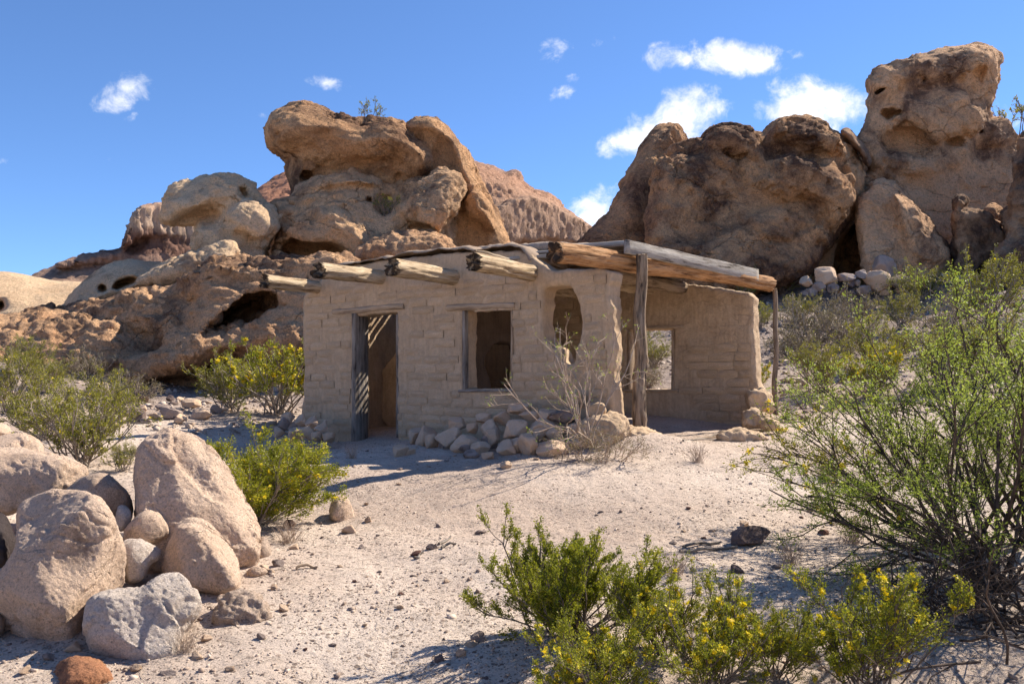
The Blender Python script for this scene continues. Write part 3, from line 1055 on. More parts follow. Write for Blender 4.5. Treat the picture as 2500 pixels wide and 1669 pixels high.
    # lower dark massif with the black cave
    outcrop('rock_outcrop', [
        piece('1', [(-560, 1130), (-200, 1110), (0, 1110), (200, 1100), (330, 1085), (380, 1070), (440, 1060), (540, 1034), (650, 990), (760, 968), (870, 930), (960, 880), (1080, 870), (1200, 860), (1350, 842), (1480, 820), (1568, 824), (1660, 850), (1760, 930), (1760, 1700), (-560, 1700)], 23.2, 2.4, 1.2, tz=0.72, tx=0.12),
        piece('1', [(690, 1390), (740, 1290), (770, 1190), (860, 1130), (900, 960), (1050, 900), (1300, 870), (1560, 880), (1640, 1000), (1640, 1350), (1440, 1345), (1300, 1330), (1150, 1300), (1000, 1330), (860, 1385), (760, 1390)], 20.9, 1.5, 0.7, k=0.5, tz=0.6, tx=0.1),
        piece('1', [(860, 940), (960, 885), (1200, 862), (1350, 842), (1480, 822), (1600, 830), (1600, 960), (1300, 960), (1000, 980), (900, 1000)], 21.6, 1.2, 0.4, k=0.3),
        piece('1', [(945, 1205), (990, 1150), (1060, 1100), (1130, 1050), (1200, 1012), (1270, 1000), (1330, 1060), (1280, 1110), (1200, 1150), (1130, 1190), (1075, 1226), (955, 1226)], 20.4, 2.9, 0.28, mode=-1, k=0.12),
        piece('1', [(1180, 1030), (1260, 1000), (1360, 1040), (1420, 1080), (1340, 1090), (1260, 1080)], 19.4, 1.0, 0.25, mode=-1, k=0.2),
        piece('1', [(530, 1160), (570, 1110), (650, 1108), (720, 1150), (765, 1220), (745, 1280), (660, 1290), (560, 1240)], 20.3, 0.9, 0.5, mode=-1, k=0.25),
        piece('1', [(680, 1420), (760, 1385), (860, 1385), (1000, 1325), (1150, 1305), (1300, 1330), (1500, 1340), (1500, 1640), (690, 1560)], 18.9, 1.7, 0.5, mode=-1, k=0.3),
    ], 0.056, M_LDARK, [lumps(0.16, 1.5, 3, 91), strata(0.10, 1.2, 92, 4.0), plates(0.20, 0.8, 0.06, 95, 1.8, 2.2, -0.1, 0.25), patchy(0.24, 0.5, 2.0, 93, 4), plates(0.07, 0.26, 0.035, 96, 1.6, 1.3), rough(0.06, 0.18, 3, 94)], 'dark brown lower massif with a black cave mouth left of the ruin')


build_left()


def build_right():
    outcrop('rock_outcrop', [
        piece('3', [(0, 1170), (90, 1070), (160, 990), (220, 900), (270, 800), (320, 700), (360, 620), (400, 570), (440, 546), (510, 538), (550, 570), (578, 635), (580, 720), (520, 850), (480, 1000), (470, 1300), (-40, 1300)], 33.0, 1.6, 0.8, tz=0.3, tx=0.25),
        piece('3', [(505, 540), (550, 570), (575, 630), (530, 650), (510, 600)], 31.6, 0.5, 0.25, k=0.3),
        piece('3', [(410, 660), (430, 645), (455, 655), (450, 680), (425, 685)], 31.3, 0.35, 0.12, mode=-1, k=0.08),
    ], 0.06, M_RBIG, STD(11, 0.8), 'leaning pointed slab at the left end of the right outcrop')
    outcrop('rock_outcrop', [
        piece('3', [(372, 1140), (370, 1000), (400, 880), (440, 780), (500, 690), (530, 640), (600, 628), (650, 618), (680, 570), (730, 540), (800, 530), (870, 540), (920, 568), (970, 585), (1000, 550), (1050, 510), (1100, 493), (1160, 500), (1230, 520), (1300, 560), (1370, 600), (1430, 640), (1480, 720), (1487, 830), (1470, 920), (1440, 1000), (1390, 1060), (1330, 1120), (1285, 1180), (1240, 1260), (1200, 1330), (1100, 1340), (900, 1400), (372, 1400)], 31.0, 2.2, 1.1, tz=0.32, tx=0.22),
        piece('3', [(420, 1160), (520, 1090), (740, 1080), (830, 1010), (1000, 950), (1130, 900), (1230, 900), (1300, 990), (1310, 1080), (1250, 1230), (1180, 1310), (1000, 1380), (420, 1380)], 28.8, 1.3, 0.5, k=0.2, tz=0.45, tx=0.2),
        piece('3', [(940, 860), (960, 760), (1040, 700), (1160, 690), (1280, 700), (1400, 760), (1440, 880), (1400, 1000), (1300, 1080), (1270, 980), (1180, 900), (1040, 930)], 29.0, 1.1, 0.5, k=0.3),
        piece('3', [(660, 640), (700, 570), (800, 532), (920, 570), (1000, 640), (960, 730), (860, 740), (760, 700)], 29.9, 1.2, 0.5, k=0.4, tz=0.3),
        piece('3', [(990, 600), (1050, 512), (1110, 495), (1230, 522), (1380, 610), (1400, 680), (1250, 680), (1100, 640)], 29.9, 1.3, 0.5, k=0.4, tz=0.3),
        piece('3', [(745, 700), (760, 640), (840, 650), (900, 700), (840, 750), (780, 730)], 28.6, 0.6, 0.4, mode=-1, k=0.4),
        piece('3', [(1165, 690), (1190, 640), (1290, 655), (1330, 690), (1280, 720), (1200, 715)], 28.5, 0.6, 0.3, mode=-1, k=0.35),
        piece('3', [(665, 880), (680, 860), (712, 868), (712, 905), (680, 905)], 28.9, 0.4, 0.12, mode=-1, k=0.08),
        piece('3', [(470, 900), (485, 880), (512, 888), (505, 912), (480, 915)], 29.0, 0.3, 0.12, mode=-1, k=0.08),
    ], 0.058, M_RBIG, [lumps(0.16, 1.6, 3, 101), plates(0.34, 1.25, 0.07, 105, 1.2, 2.6, -0.3, 0.1), patchy(0.20, 0.6, 1.8, 103, 4), plates(0.07, 0.3, 0.04, 106, 1.3, 1.3), rough(0.05, 0.17, 3, 104), pits(0.10, 0.35, 0.34, 107)], 'huge rounded brown boulder above the porch roof')
    outcrop('rock_wedge', [
        piece('3', [(1355, 572), (1390, 545), (1432, 570), (1472, 620), (1510, 660), (1526, 720), (1512, 752), (1485, 742), (1468, 690), (1420, 630)], 30.6, 0.6, 0.3, tz=0.2),
    ], 0.045, M_RDARK, STD(12, 0.4), 'narrow wedge stone jammed between boulder and tower', 'stone')
    # tower with its base wall
    outcrop('rock_outcrop', [
        piece('3', [(1462, 615), (1490, 540), (1508, 480), (1503, 410), (1525, 375), (1520, 320), (1540, 288), (1580, 248), (1650, 230), (1740, 195), (1830, 180), (1900, 150), (1980, 138), (2060, 132), (2130, 148), (2152, 190), (2168, 240), (2162, 300), (2132, 370), (2120, 440), (2110, 500), (2090, 570), (2060, 640), (1950, 720), (1800, 760), (1500, 720)], 35.0, 2.4, 0.6, tz=0.06, tx=0.22, p=4, ck=1),
        piece('3', [(1530, 330), (1545, 290), (1650, 232), (1830, 182), (1980, 140), (2130, 150), (2150, 230), (2020, 320), (1960, 300), (1760, 330), (1640, 350), (1560, 400)], 33.2, 1.0, 0.5, k=0.4),
        piece('3', [(1660, 470), (1700, 400), (1900, 360), (2020, 370), (2000, 480), (1920, 590), (1840, 590), (1740, 530)], 32.9, 0.8, 0.6, k=0.5),
        piece('3', [(1240, 1200), (1290, 1000), (1400, 880), (1480, 760), (1520, 690), (1600, 660), (1850, 680), (2000, 650), (2100, 620), (2170, 610), (2240, 596), (2330, 590), (2450, 620), (2450, 1500), (1240, 1500)], 34.4, 2.0, 0.7, k=0.4, tz=0.25, tx=0.15, p=3),
        piece('3', [(2060, 600), (2100, 510), (2150, 484), (2200, 508), (2240, 556), (2265, 600), (2200, 660), (2080, 660)], 34.4, 1.4, 0.5, k=0.25),
        piece('3', [(1560, 640), (1600, 560), (1700, 540), (1800, 580), (1850, 640), (1800, 690), (1620, 690)], 32.4, 0.8, 0.6, mode=-1, k=0.35),
        piece('3', [(1560, 490), (1575, 460), (1640, 455), (1672, 462), (1630, 490), (1590, 512)], 32.4, 0.8, 0.2, mode=-1, k=0.1),
        piece('3', [(1535, 372), (1560, 345), (1605, 335), (1590, 358), (1550, 380)], 32.6, 0.8, 0.12, mode=-1, k=0.06),
        piece('3', [(1866, 620), (1880, 600), (1940, 575), (1990, 610), (2000, 650), (1940, 672), (1890, 655)], 32.3, 1.0, 0.3, mode=-1, k=0.15),
        piece('3', [(2030, 290), (2060, 250), (2100, 240), (2110, 300), (2070, 340), (2040, 330)], 32.6, 0.7, 0.3, mode=-1, k=0.2),
        piece('3', [(2060, 568), (2070, 555), (2092, 558), (2090, 574), (2072, 578)], 33.2, 0.5, 0.1, mode=-1, k=0.05),
        piece('3', [(1775, 310), (1780, 293), (1800, 293), (1805, 310), (1790, 322)], 32.2, 0.5, 0.1, mode=-1, k=0.05),
        piece('3', [(1960, 530), (2000, 440), (2080, 420), (2110, 480), (2080, 560), (2010, 560)], 33.0, 0.7, 0.35, k=0.3),
        piece('3', [(1310, 1290), (1330, 1150), (1380, 1080), (1440, 1010), (1490, 1000), (1500, 1330), (1320, 1330)], 32.6, 1.6, 0.35, mode=-1, k=0.1),
        piece('3', [(1690, 840), (1720, 815), (1820, 830), (1850, 870), (1800, 900), (1720, 880)], 32.0, 0.4, 0.3, mode=-1, k=0.3),
    ], 0.07, M_RTOW, STD(13, 0.85), 'tall blocky rock tower on a broad base at upper right')
    outcrop('boulder', [
        piece('3', [(1448, 1010), (1455, 930), (1480, 880), (1540, 825), (1600, 806), (1650, 850), (1700, 900), (1760, 960), (1810, 1020), (1860, 1090), (1900, 1140), (1928, 1205), (1912, 1255), (1860, 1300), (1780, 1330), (1640, 1330), (1500, 1330), (1478, 1250), (1462, 1150)], 29.8, 0.9, 0.4, tz=0.4, tx=0.2, p=3),
        piece('3', [(1620, 870), (1680, 900), (1800, 1030), (1900, 1160), (1860, 1240), (1740, 1230), (1680, 1100)], 29.0, 0.5, 0.3, k=0.3, tz=0.2),
    ], 0.045, M_RTOW, [lumps(0.14, 1.0, 3, 111), rough(0.10, 0.45, 4, 112), rough(0.03, 0.14, 2, 113)], 'grey triangular slab boulder leaning below the tower', 'boulder')
    outcrop('boulder', [
        piece('3', [(1930, 1170), (1940, 1000), (1935, 922), (1960, 890), (2000, 900), (2012, 935), (1990, 962), (2060, 962), (2130, 1000), (2190, 1060), (2216, 1120), (2190, 1200), (2120, 1270), (2050, 1310), (1940, 1310)], 30.0, 1.0, 0.4, p=3),
    ], 0.045, M_RDARK, [lumps(0.12, 0.8, 3, 114), rough(0.12, 0.5, 4, 115), rough(0.03, 0.14, 2, 116)], 'dark notched block beside the triangular slab boulder', 'boulder')
    outcrop('boulder', [
        piece('3', [(2085, 975), (2130, 928), (2182, 945), (2200, 1000), (2190, 1070), (2110, 1050)], 30.9, 0.5, 0.3),
    ], 0.045, M_RTOW, STD(15, 0.4), 'small pale stone perched behind the notched block', 'boulder')
    outcrop('rock_outcrop', [
        piece('3', [(2190, 1040), (2235, 940), (2250, 850), (2268, 720), (2285, 620), (2330, 560), (2420, 560), (2560, 640), (2560, 1400), (2210, 1400), (2215, 1120)], 29.2, 1.6, 0.6, p=3),
        piece('3', [(2120, 1260), (2160, 1160), (2240, 1120), (2330, 1080), (2560, 1080), (2560, 1480), (2130, 1480)], 27.6, 1.2, 0.5, k=0.3, p=3),
    ], 0.055, M_RDARK, [lumps(0.22, 1.0, 3, 117), rough(0.2, 0.6, 4, 118), rough(0.04, 0.15, 2, 119)], 'dark broken rock at the right edge of the outcrop')


build_right()


# ------------------------------------------------------------------ foreground boulders
FGN = [0]


def fg(name, pieces, h, mat, disp, label, nf=9, q0=0.955):
    FGN[0] += 1
    o = obj(name, rock_mesh(name, pieces, h, mat, disp, facets=(nf, 900 + FGN[0], q0, 0.993)))
    tag(o, label, 'boulder')
    return o


FD = lambda s, k=1.0: [lumps(0.020 * k, 0.34, 2, s), plates(0.034 * k, 0.30, 0.010 * k, s + 4, 1.0, 0.5, -0.3, 0.2), patchy(0.022 * k, 0.09, 0.3, s + 5, 4), rough(0.008 * k, 0.045, 3, s + 7), rough(0.0045 * k, 0.02, 2, s + 8)]


def build_fg():
    q = lambda pts, d, T, R, **k: piece('6', pts, d, T, R, **dict(dict(k=0.1, tx=0.42, tz=0.35), **k))
    h = 0.0125
    fg('boulder', [
        q([(75, 740), (95, 660), (160, 622), (250, 602), (330, 608), (430, 612), (520, 645), (575, 700), (592, 780), (605, 850), (632, 900), (645, 980), (640, 1060), (600, 1110), (520, 1160), (440, 1240), (430, 1370), (300, 1400), (180, 1390), (90, 1330), (35, 1220), (20, 1100), (45, 1000), (80, 900), (72, 820)], 5.62, 0.40, 0.17, p=3.0, tz=0.28, ck=2),
        q([(60, 1330), (40, 1200), (60, 1120), (200, 1060), (400, 1080), (460, 1180), (440, 1400), (120, 1400)], 5.5, 0.38, 0.25, k=0.3),
    ], h, M_FG, FD(201), 'largest upright tan boulder in the near left pile')
    fg('boulder', [
        q([(676, 720), (685, 600), (676, 470), (686, 390), (740, 342), (810, 322), (850, 302), (920, 328), (1000, 358), (1070, 408), (1110, 468), (1150, 550), (1200, 620), (1250, 690), (1278, 760), (1290, 850), (1290, 950), (1250, 1080), (1100, 1080), (900, 1040), (690, 980)], 6.92, 0.40, 0.15, tz=0.42, p=3.4, ck=2),
        q([(845, 290), (920, 320), (1000, 350), (1085, 400), (1125, 468), (1165, 560), (1170, 650), (1110, 690), (1010, 620), (960, 560), (890, 480), (845, 390)], 6.60, 0.075, 0.05, mode=-1, tz=0.42, k=0.015, p=4, ck=1),
        q([(860, 700), (850, 560), (870, 500), (960, 590), (1080, 680), (1180, 690), (1270, 800), (1285, 950), (1220, 1060), (1000, 1040), (880, 900)], 6.66, 0.20, 0.2, tz=0.42, k=0.12, p=3),
    ], h, M_FG, FD(205), 'tall wedge-shaped boulder with a diagonal crack beside the green bush', 3, 0.985)
    fg('boulder', [
        q([(800, 980), (812, 850), (850, 778), (920, 752), (1000, 752), (1080, 788), (1130, 838), (1172, 900), (1195, 960), (1222, 1040), (1190, 1110), (1100, 1150), (1000, 1150), (880, 1110), (820, 1060)], 6.15, 0.30, 0.17, p=2.6, tz=0.35),
        q([(1090, 940), (1150, 880), (1215, 1030), (1180, 1120), (1090, 1120), (1070, 1030)], 5.98, 0.22, 0.1),
    ], h, M_FG, FD(209, 0.8), 'rounded tan boulder in front of the tall wedge boulder')
    fg('boulder', [
        q([(412, 1190), (445, 1125), (520, 1100), (650, 1098), (740, 1098), (790, 1038), (870, 1016), (950, 1028), (998, 1080), (988, 1150), (962, 1230), (905, 1320), (860, 1440), (740, 1480), (600, 1490), (440, 1480), (430, 1360), (416, 1280)], 5.2, 0.22, 0.10, p=3.4, tz=0.85, tx=0.5),
        q([(740, 1110), (790, 1040), (870, 1016), (950, 1028), (998, 1080), (985, 1170), (900, 1220), (800, 1200)], 5.22, 0.2, 0.10, p=3, tz=0.5),
    ], 0.0125, M_FGW, FD(213, 0.9) + [pits(0.007, 0.03, 0.2, 5)], 'low whitish pitted boulder in front of the near pile')
    fg('boulder', [
        q([(1052, 1225), (1078, 1130), (1150, 1092), (1230, 1098), (1312, 1120), (1364, 1170), (1370, 1230), (1350, 1300), (1290, 1350), (1150, 1350), (1080, 1310)], 5.5, 0.2, 0.14),
    ], 0.0135, M_FGG, [lumps(0.03, 0.15, 3, 217), rough(0.035, 0.07, 4, 218), rough(0.01, 0.025, 2, 219)], 'grey-brown porous rounded boulder on the open dirt')
    fg('boulder', [
        q([(225, 1580), (255, 1500), (330, 1448), (420, 1428), (500, 1438), (572, 1468), (612, 1520), (625, 1620), (560, 1720), (260, 1720)], 4.75, 0.22, 0.15),
    ], 0.0135, M_FGR, FD(221, 1.5), 'rust-orange boulder cut off by the bottom edge')
    fg('boulder', [
        q([(-180, 440), (-60, 400), (60, 396), (150, 398), (250, 418), (330, 448), (440, 490), (420, 560), (330, 620), (130, 680), (40, 740), (-180, 740)], 7.3, 0.5, 0.16, tz=0.5, p=2.6),
        q([(140, 560), (200, 490), (260, 460), (330, 480), (420, 510), (340, 600), (200, 660), (100, 700)], 7.0, 0.3, 0.12, tz=0.3),
    ], 0.017, M_FG, FD(225), 'long flat-topped boulder behind the near left pile')
    fg('boulder', [
        q([(300, 640), (340, 590), (385, 555), (425, 508), (490, 488), (560, 535), (620, 560), (655, 640), (678, 730), (640, 800), (480, 780), (320, 700)], 6.75, 0.3, 0.17),
    ], 0.015, M_FGG, FD(229, 0.8), 'shaded grey boulder between the flat-topped and wedge boulders')
    fg('boulder', [
        q([(595, 840), (650, 760), (700, 708), (750, 694), (812, 720), (855, 768), (840, 850), (750, 880), (640, 880)], 6.35, 0.2, 0.1),
    ], 0.0135, M_FG, FD(233, 0.6), 'small pyramid-like tan boulder in the middle of the near pile')
    fg('boulder', [
        q([(595, 850), (650, 826), (740, 836), (805, 880), (795, 950), (745, 980), (720, 1060), (630, 1080), (600, 1000)], 6.0, 0.22, 0.1),
    ], 0.0135, M_FGW, FD(237, 0.6), 'pale angular boulder wedged behind the whitish boulder')
    fg('boulder', [
        q([(-150, 380), (-60, 320), (60, 306), (130, 306), (195, 338), (226, 405), (200, 470), (0, 480), (-150, 470)], 8.4, 0.4, 0.22),
    ], 0.017, M_FG, FD(241, 0.8), 'rounded tan boulder at the left edge above the flat-topped one')
    fg('boulder', [
        q([(-160, 330), (-60, 250), (20, 262), (60, 300), (40, 360), (-100, 400)], 8.9, 0.4, 0.2),
    ], 0.017, M_FG, FD(242, 0.8), 'small tan boulder top showing at the far left edge')
    fg('boulder', [
        q([(-140, 720), (0, 705), (60, 722), (80, 830), (72, 960), (0, 1000), (-140, 1010)], 6.1, 0.25, 0.15),
    ], 0.016, M_FGD, FD(245, 0.9), 'black basalt boulder at the left edge of the frame')
    fg('boulder', [
        q([(575, 700), (600, 670), (642, 684), (660, 730), (640, 800), (590, 820), (570, 760)], 6.45, 0.15, 0.08),
    ], 0.0135, M_FGW, FD(249, 0.5), 'small pale boulder peeking beside the largest boulder')
    fg('boulder', [
        q([(1255, 880), (1275, 820), (1340, 828), (1356, 900), (1345, 960), (1260, 1000)], 6.85, 0.15, 0.1),
    ], 0.0135, M_FGG, FD(253, 0.6), 'small shaded boulder tucked at the right foot of the wedge boulder')
    fg('boulder', [
        q([(1225, 1010), (1270, 975), (1340, 980), (1370, 1020), (1350, 1045), (1240, 1045)], 6.35, 0.14, 0.06),
    ], 0.0135, M_FG, FD(254, 0.5), 'flat tan stone slab at the foot of the wedge boulder')
    fg('boulder', [
        q([(-120, 1170), (0, 1155), (32, 1200), (36, 1290), (10, 1360), (-120, 1400)], 5.35, 0.2, 0.12),
    ], 0.015, M_FGG, FD(257, 0.7), 'grey boulder edge at the lower left frame border')
    fg('boulder', [
        q([(1632, 705), (1658, 640), (1722, 622), (1762, 690), (1768, 742), (1740, 775), (1660, 770)], 7.95, 0.17, 0.09, p=3),
    ], 0.0135, M_FG, FD(261, 0.7), 'lone angular tan boulder at the tip of the beam shadow')
    fg('boulder', [
        q([(10, 1520), (30, 1490), (90, 1480), (140, 1500), (130, 1535), (40, 1545)], 4.95, 0.1, 0.05),
    ], 0.0135, M_FG, FD(265, 0.4), 'small flat stone in the shade of the largest boulder')


build_fg()

# ------------------------------------------------------------------ the adobe ruin
HA = math.atan2(0.545, 0.839)
HU = np.array([math.cos(HA), -math.sin(HA)])
HW = np.array([math.sin(HA), math.cos(HA)])
H0 = np.array([-3.29, 13.83])
FLOOR = -0.72
DEPTH = 3.67
house = empty('adobe_house', (H0[0], H0[1], FLOOR), -HA)
tag(house, 'roofless-looking crumbling adobe ruin with jutting timber vigas', 'house')
house['label'] = 'crumbling single-storey adobe ruin with jutting log vigas and empty openings'


def hz(row, s, t=0.0):
    """house-local height (above FLOOR) of a photograph row on the plane t at s"""
    d = H0[1] + HU[1] * s + HW[1] * t
    return (HY - row) * d / F - FLOOR


def hs(px, t=0.0):
    k = (px - CX) / F
    x0, d0 = H0[0] + HW[0] * t, H0[1] + HW[1] * t
    return (k * d0 - x0) / (HU[0] - k * HU[1])


def hp(px, row, t=0.0):
    s = hs(px, t)
    return (s, hz(row, s, t))


def wall_mesh(name, outline, holes, t0, t1, mat, h=0.03, R=0.05, amp=0.02, seed=0, ck=2):
    outline = chaikin(outline, 1)
    x = np.arange(outline[:, 0].min() - 4 * h, outline[:, 0].max() + 4 * h, h)
    z = np.arange(outline[:, 1].min() - 4 * h, outline[:, 1].max() + 4 * h, h)
    y = np.arange(t0 - 5 * h, t1 + 5 * h, h)
    X, Z = x[:, None], z[None]
    S = sdf_poly(outline, X, Z)
    for hl in holes:
        pl, rnd = hl
        S = np.maximum(S, -sdf_poly(chaikin(pl, rnd) if rnd else np.array(pl), X, Z))
    # ragged edges
    g = np.stack(np.meshgrid(x, z, indexing='ij'), -1).reshape(-1, 2)
    nz = fbm(np.stack([g[:, 0], g[:, 1], np.zeros(len(g)) + seed], 1) / 0.16, 3, seed)
    nz2 = fbm(np.stack([g[:, 0], g[:, 1], np.zeros(len(g)) + seed], 1) / 0.07, 2, seed + 2)
    S = S + 0.011 * nz.reshape(S.shape) + 0.012 * nz2.reshape(S.shape)
    tc, hh = (t0 + t1) / 2, (t1 - t0) / 2
    a = (S + R)[:, None, :]
    b = (np.abs(y - tc) - (hh - R))[None, :, None]
    G = np.minimum(np.maximum(a, b), 0) + np.sqrt(np.maximum(a, 0) ** 2 + np.maximum(b, 0) ** 2) - R
    v, f = surface_nets(G.astype(np.float32), np.array([x[0], y[0], z[0]]), h)
    n = vnormals(v, f)
    v = v + n * (amp * 0.7 * fbm(v / 0.35, 3, seed + 4) + amp * 0.45 * fbm(v / 0.09, 2, seed + 8))[:, None]
    me = mesh_np(name, v, f, mat)
    return me, S, x, z


def sample(S, x, z, px, pz):
    i = np.clip(np.searchsorted(x, px), 0, len(x) - 1)
    j = np.clip(np.searchsorted(z, pz), 0, len(z) - 1)
    return S[i, j]


def brick_meshes(n, mat, seed):
    """weathered adobe brick, unit size 1 x 1 x 1 with a soft uneven face towards -Y"""
    out = []
    for k in range(n):
        nx, nz_ = 6, 4
        gx = np.linspace(-0.5, 0.5, nx)
        gz_ = np.linspace(-0.5, 0.5, nz_)
        A, B_ = np.meshgrid(gx, gz_, indexing='ij')
        e = np.minimum((0.5 - np.abs(A)) * 2.6, (0.5 - np.abs(B_)) * 1.0)
        prof = sstep(-0.02, 0.16, e)
        p3 = np.stack([A.ravel() * 1.8 + k * 3.1, B_.ravel() * 1.2, np.full(A.size, seed * 1.0)], 1)
        ny = -0.5 + (1 - prof.ravel()) * 0.42 + 0.20 * perlin(p3 * 2.2, seed) + 0.12 * perlin(p3 * 5, seed + 2)
        jx = A.ravel() + 0.015 * perlin(p3 * 3 + 9, seed + 5)
        jz = B_.ravel() + 0.045 * perlin(p3 * 3 + 19, seed + 6)
        v = np.stack([jx, ny, jz], 1)
        i = (np.arange(nx - 1)[:, None] * nz_ + np.arange(nz_ - 1)[None]).ravel()
        q = np.stack([i, i + nz_, i + nz_ + 1, i + 1], 1)
        back = np.array([[-0.5, 0.9, -0.5], [0.5, 0.9, -0.5], [0.5, 0.9, 0.5], [-0.5, 0.9, 0.5]])
        b0 = len(v)
        v = np.concatenate([v, back])
        c = [0, (nx - 1) * nz_, nx * nz_ - 1, nz_ - 1]
        q2 = np.array([[c[0], b0, b0 + 1, c[1]], [c[1], b0 + 1, b0 + 2, c[2]], [c[2], b0 + 2, b0 + 3, c[3]], [c[3], b0 + 3, b0, c[0]]])[:, ::-1]
        out.append(mesh_np('brick', v, np.concatenate([q, q2]), mat))
    return out


def lay_bricks(parent, S, x, z, t_face, s0, s1, z0, z1, bl, bh, rng, meshes, proud, skip=0.1, flip=False, zdrift=None, patch=None, limit=300):
    n = 0
    row = 0
    zz = z0
    while zz < z1:
        h_ = bh * rng.uniform(0.9, 1.1)
        ss = s0 + (0.5 * bl if row % 2 else 0) * rng.uniform(0.7, 1.3) - bl
        while ss < s1:
            l_ = bl * rng.uniform(0.82, 1.15)
            a, b = max(ss, s0), min(ss + l_, s1)
            ss += l_
            zc = zz + h_ / 2
            # trim at openings
            t = np.linspace(a + 0.01, b - 0.01, 9)
            ok = np.array([max(sample(S, x, z, u, zc - h_ * 0.4), sample(S, x, z, u, zc + h_ * 0.4)) < -0.025 for u in t])
            if not ok.any():
                continue
            i0, i1 = np.nonzero(ok)[0][[0, -1]]
            if not ok[i0:i1 + 1].all():
                continue
            a2, b2 = t[i0] - 0.01, t[i1] + 0.01
            if b2 - a2 < 0.09 or rng.random() < skip:
                continue
            if patch is not None and not patch((a2 + b2) / 2, zc):
                continue
            if n >= limit:
                return n
            o = obj('brick', meshes[rng.randrange(len(meshes))], parent)
            pr = proud * rng.uniform(0.7, 1.2)
            o.location = ((a2 + b2) / 2, t_face + 0.02 - pr, zc + rng.uniform(-0.004, 0.004) + (zdrift((a2 + b2) / 2) if zdrift else 0))
            o.scale = (b2 - a2 - rng.uniform(0.004, 0.016), 0.04, h_ - rng.uniform(0.004, 0.014))
            o.rotation_euler = (0, rng.uniform(-0.02, 0.02), 0)
            n += 1
        zz += h_
        row += 1
    return n


def log_mesh(name, L, r0, r1, mat, seed=0, bend=0.02, nl=56, nr=36, crack=0.14, ragged=0.05, knots=3, flat=0.0):
    """timber along +X from 0 to L with drying cracks, knots and ragged ends"""
    rng = np.random.RandomState(seed)
    u = np.linspace(0, 1, nl)
    a = np.linspace(0, 2 * math.pi, nr, endpoint=False)
    U, A = np.meshgrid(u, a, indexing='ij')
    r = r0 + (r1 - r0) * U
    pc = np.stack([U.ravel() * L / 0.7, np.cos(A.ravel()) * 2.6, np.sin(A.ravel()) * 2.6], 1)
    cr = np.abs(perlin(pc * np.array([0.55, 1.3, 1.3]), seed + 1)).reshape(U.shape)
    rr = r * (1 + 0.10 * fbm(pc * np.array([1, .5, .5]), 2, seed + 3).reshape(U.shape) - crack * (1 - sstep(0, 0.13, cr)))
    rr = rr * (1 + 0.05 * perlin(pc * np.array([0.8, 4, 4]), seed + 5).reshape(U.shape))
    for _ in range(knots):
        ku, ka = rng.uniform(0.1, 0.9), rng.uniform(0, 6.28)
        da = np.angle(np.exp(1j * (A - ka)))
        rr += 0.16 * r0 * np.exp(-(((U - ku) * L / (0.5 * r0)) ** 2 + (da / 0.35) ** 2))
    by = bend * fbm(np.stack([u * 1.7, 0 * u, 0 * u + seed], 1), 2, seed + 6)
    bz = bend * fbm(np.stack([u * 1.7, 0 * u + 5, 0 * u + seed], 1), 2, seed + 7)
    by -= by[0] + (by[-1] - by[0]) * u
    bz -= bz[0] + (bz[-1] - bz[0]) * u
    xx = U * L
    e0 = ragged * perlin(np.stack([np.cos(a) * 2, np.sin(a) * 2, 0 * a + seed], 1) * 2, seed + 9)
    xx[0] += e0
    xx[-1] += ragged * perlin(np.stack([np.cos(a) * 2, np.sin(a) * 2, 0 * a + seed + 3], 1) * 2, seed + 9)
    v = np.stack([xx, by[:, None] + rr * np.cos(A), bz[:, None] + rr * np.sin(A) * (1 - flat)], -1).reshape(-1, 3)
    i = np.arange(nl - 1)[:, None] * nr + np.arange(nr)[None]
    j = np.arange(nl - 1)[:, None] * nr + (np.arange(nr)[None] + 1) % nr
    q = np.stack([i, i + nr, j + nr, j], -1).reshape(-1, 4)
    # end caps: one inner ring and a centre
    vs, qs = [v], [q]
    base = len(v)
    for e, sgn in ((0, -1), (nl - 1, 1)):
        ring = v[e * nr:(e + 1) * nr]
        c = ring.mean(0)
        prev = e * nr + np.arange(nr)
        for fr in (0.72, 0.42, 0.05):
            nv = c + (ring - c) * fr
            nv[:, 0] = c[0] + (ring[:, 0] - c[0]) * fr - sgn * ragged * 0.9 * perlin(np.stack([nv[:, 1] / r0 * 1.9, nv[:, 2] / r0 * 1.9, np.full(nr, seed * 1.3)], 1), seed)
            cur = base + np.arange(nr)
            vs.append(nv)
            base += nr
            a_, b_, c_, d_ = prev, np.roll(prev, -1), np.roll(cur, -1), cur
            qq = np.stack([a_, b_, c_, d_], 1)
            qs.append(qq if sgn > 0 else qq[:, ::-1])
            prev = cur
    return mesh_np(name, np.concatenate(vs), np.concatenate(qs)[:, ::-1], mat)


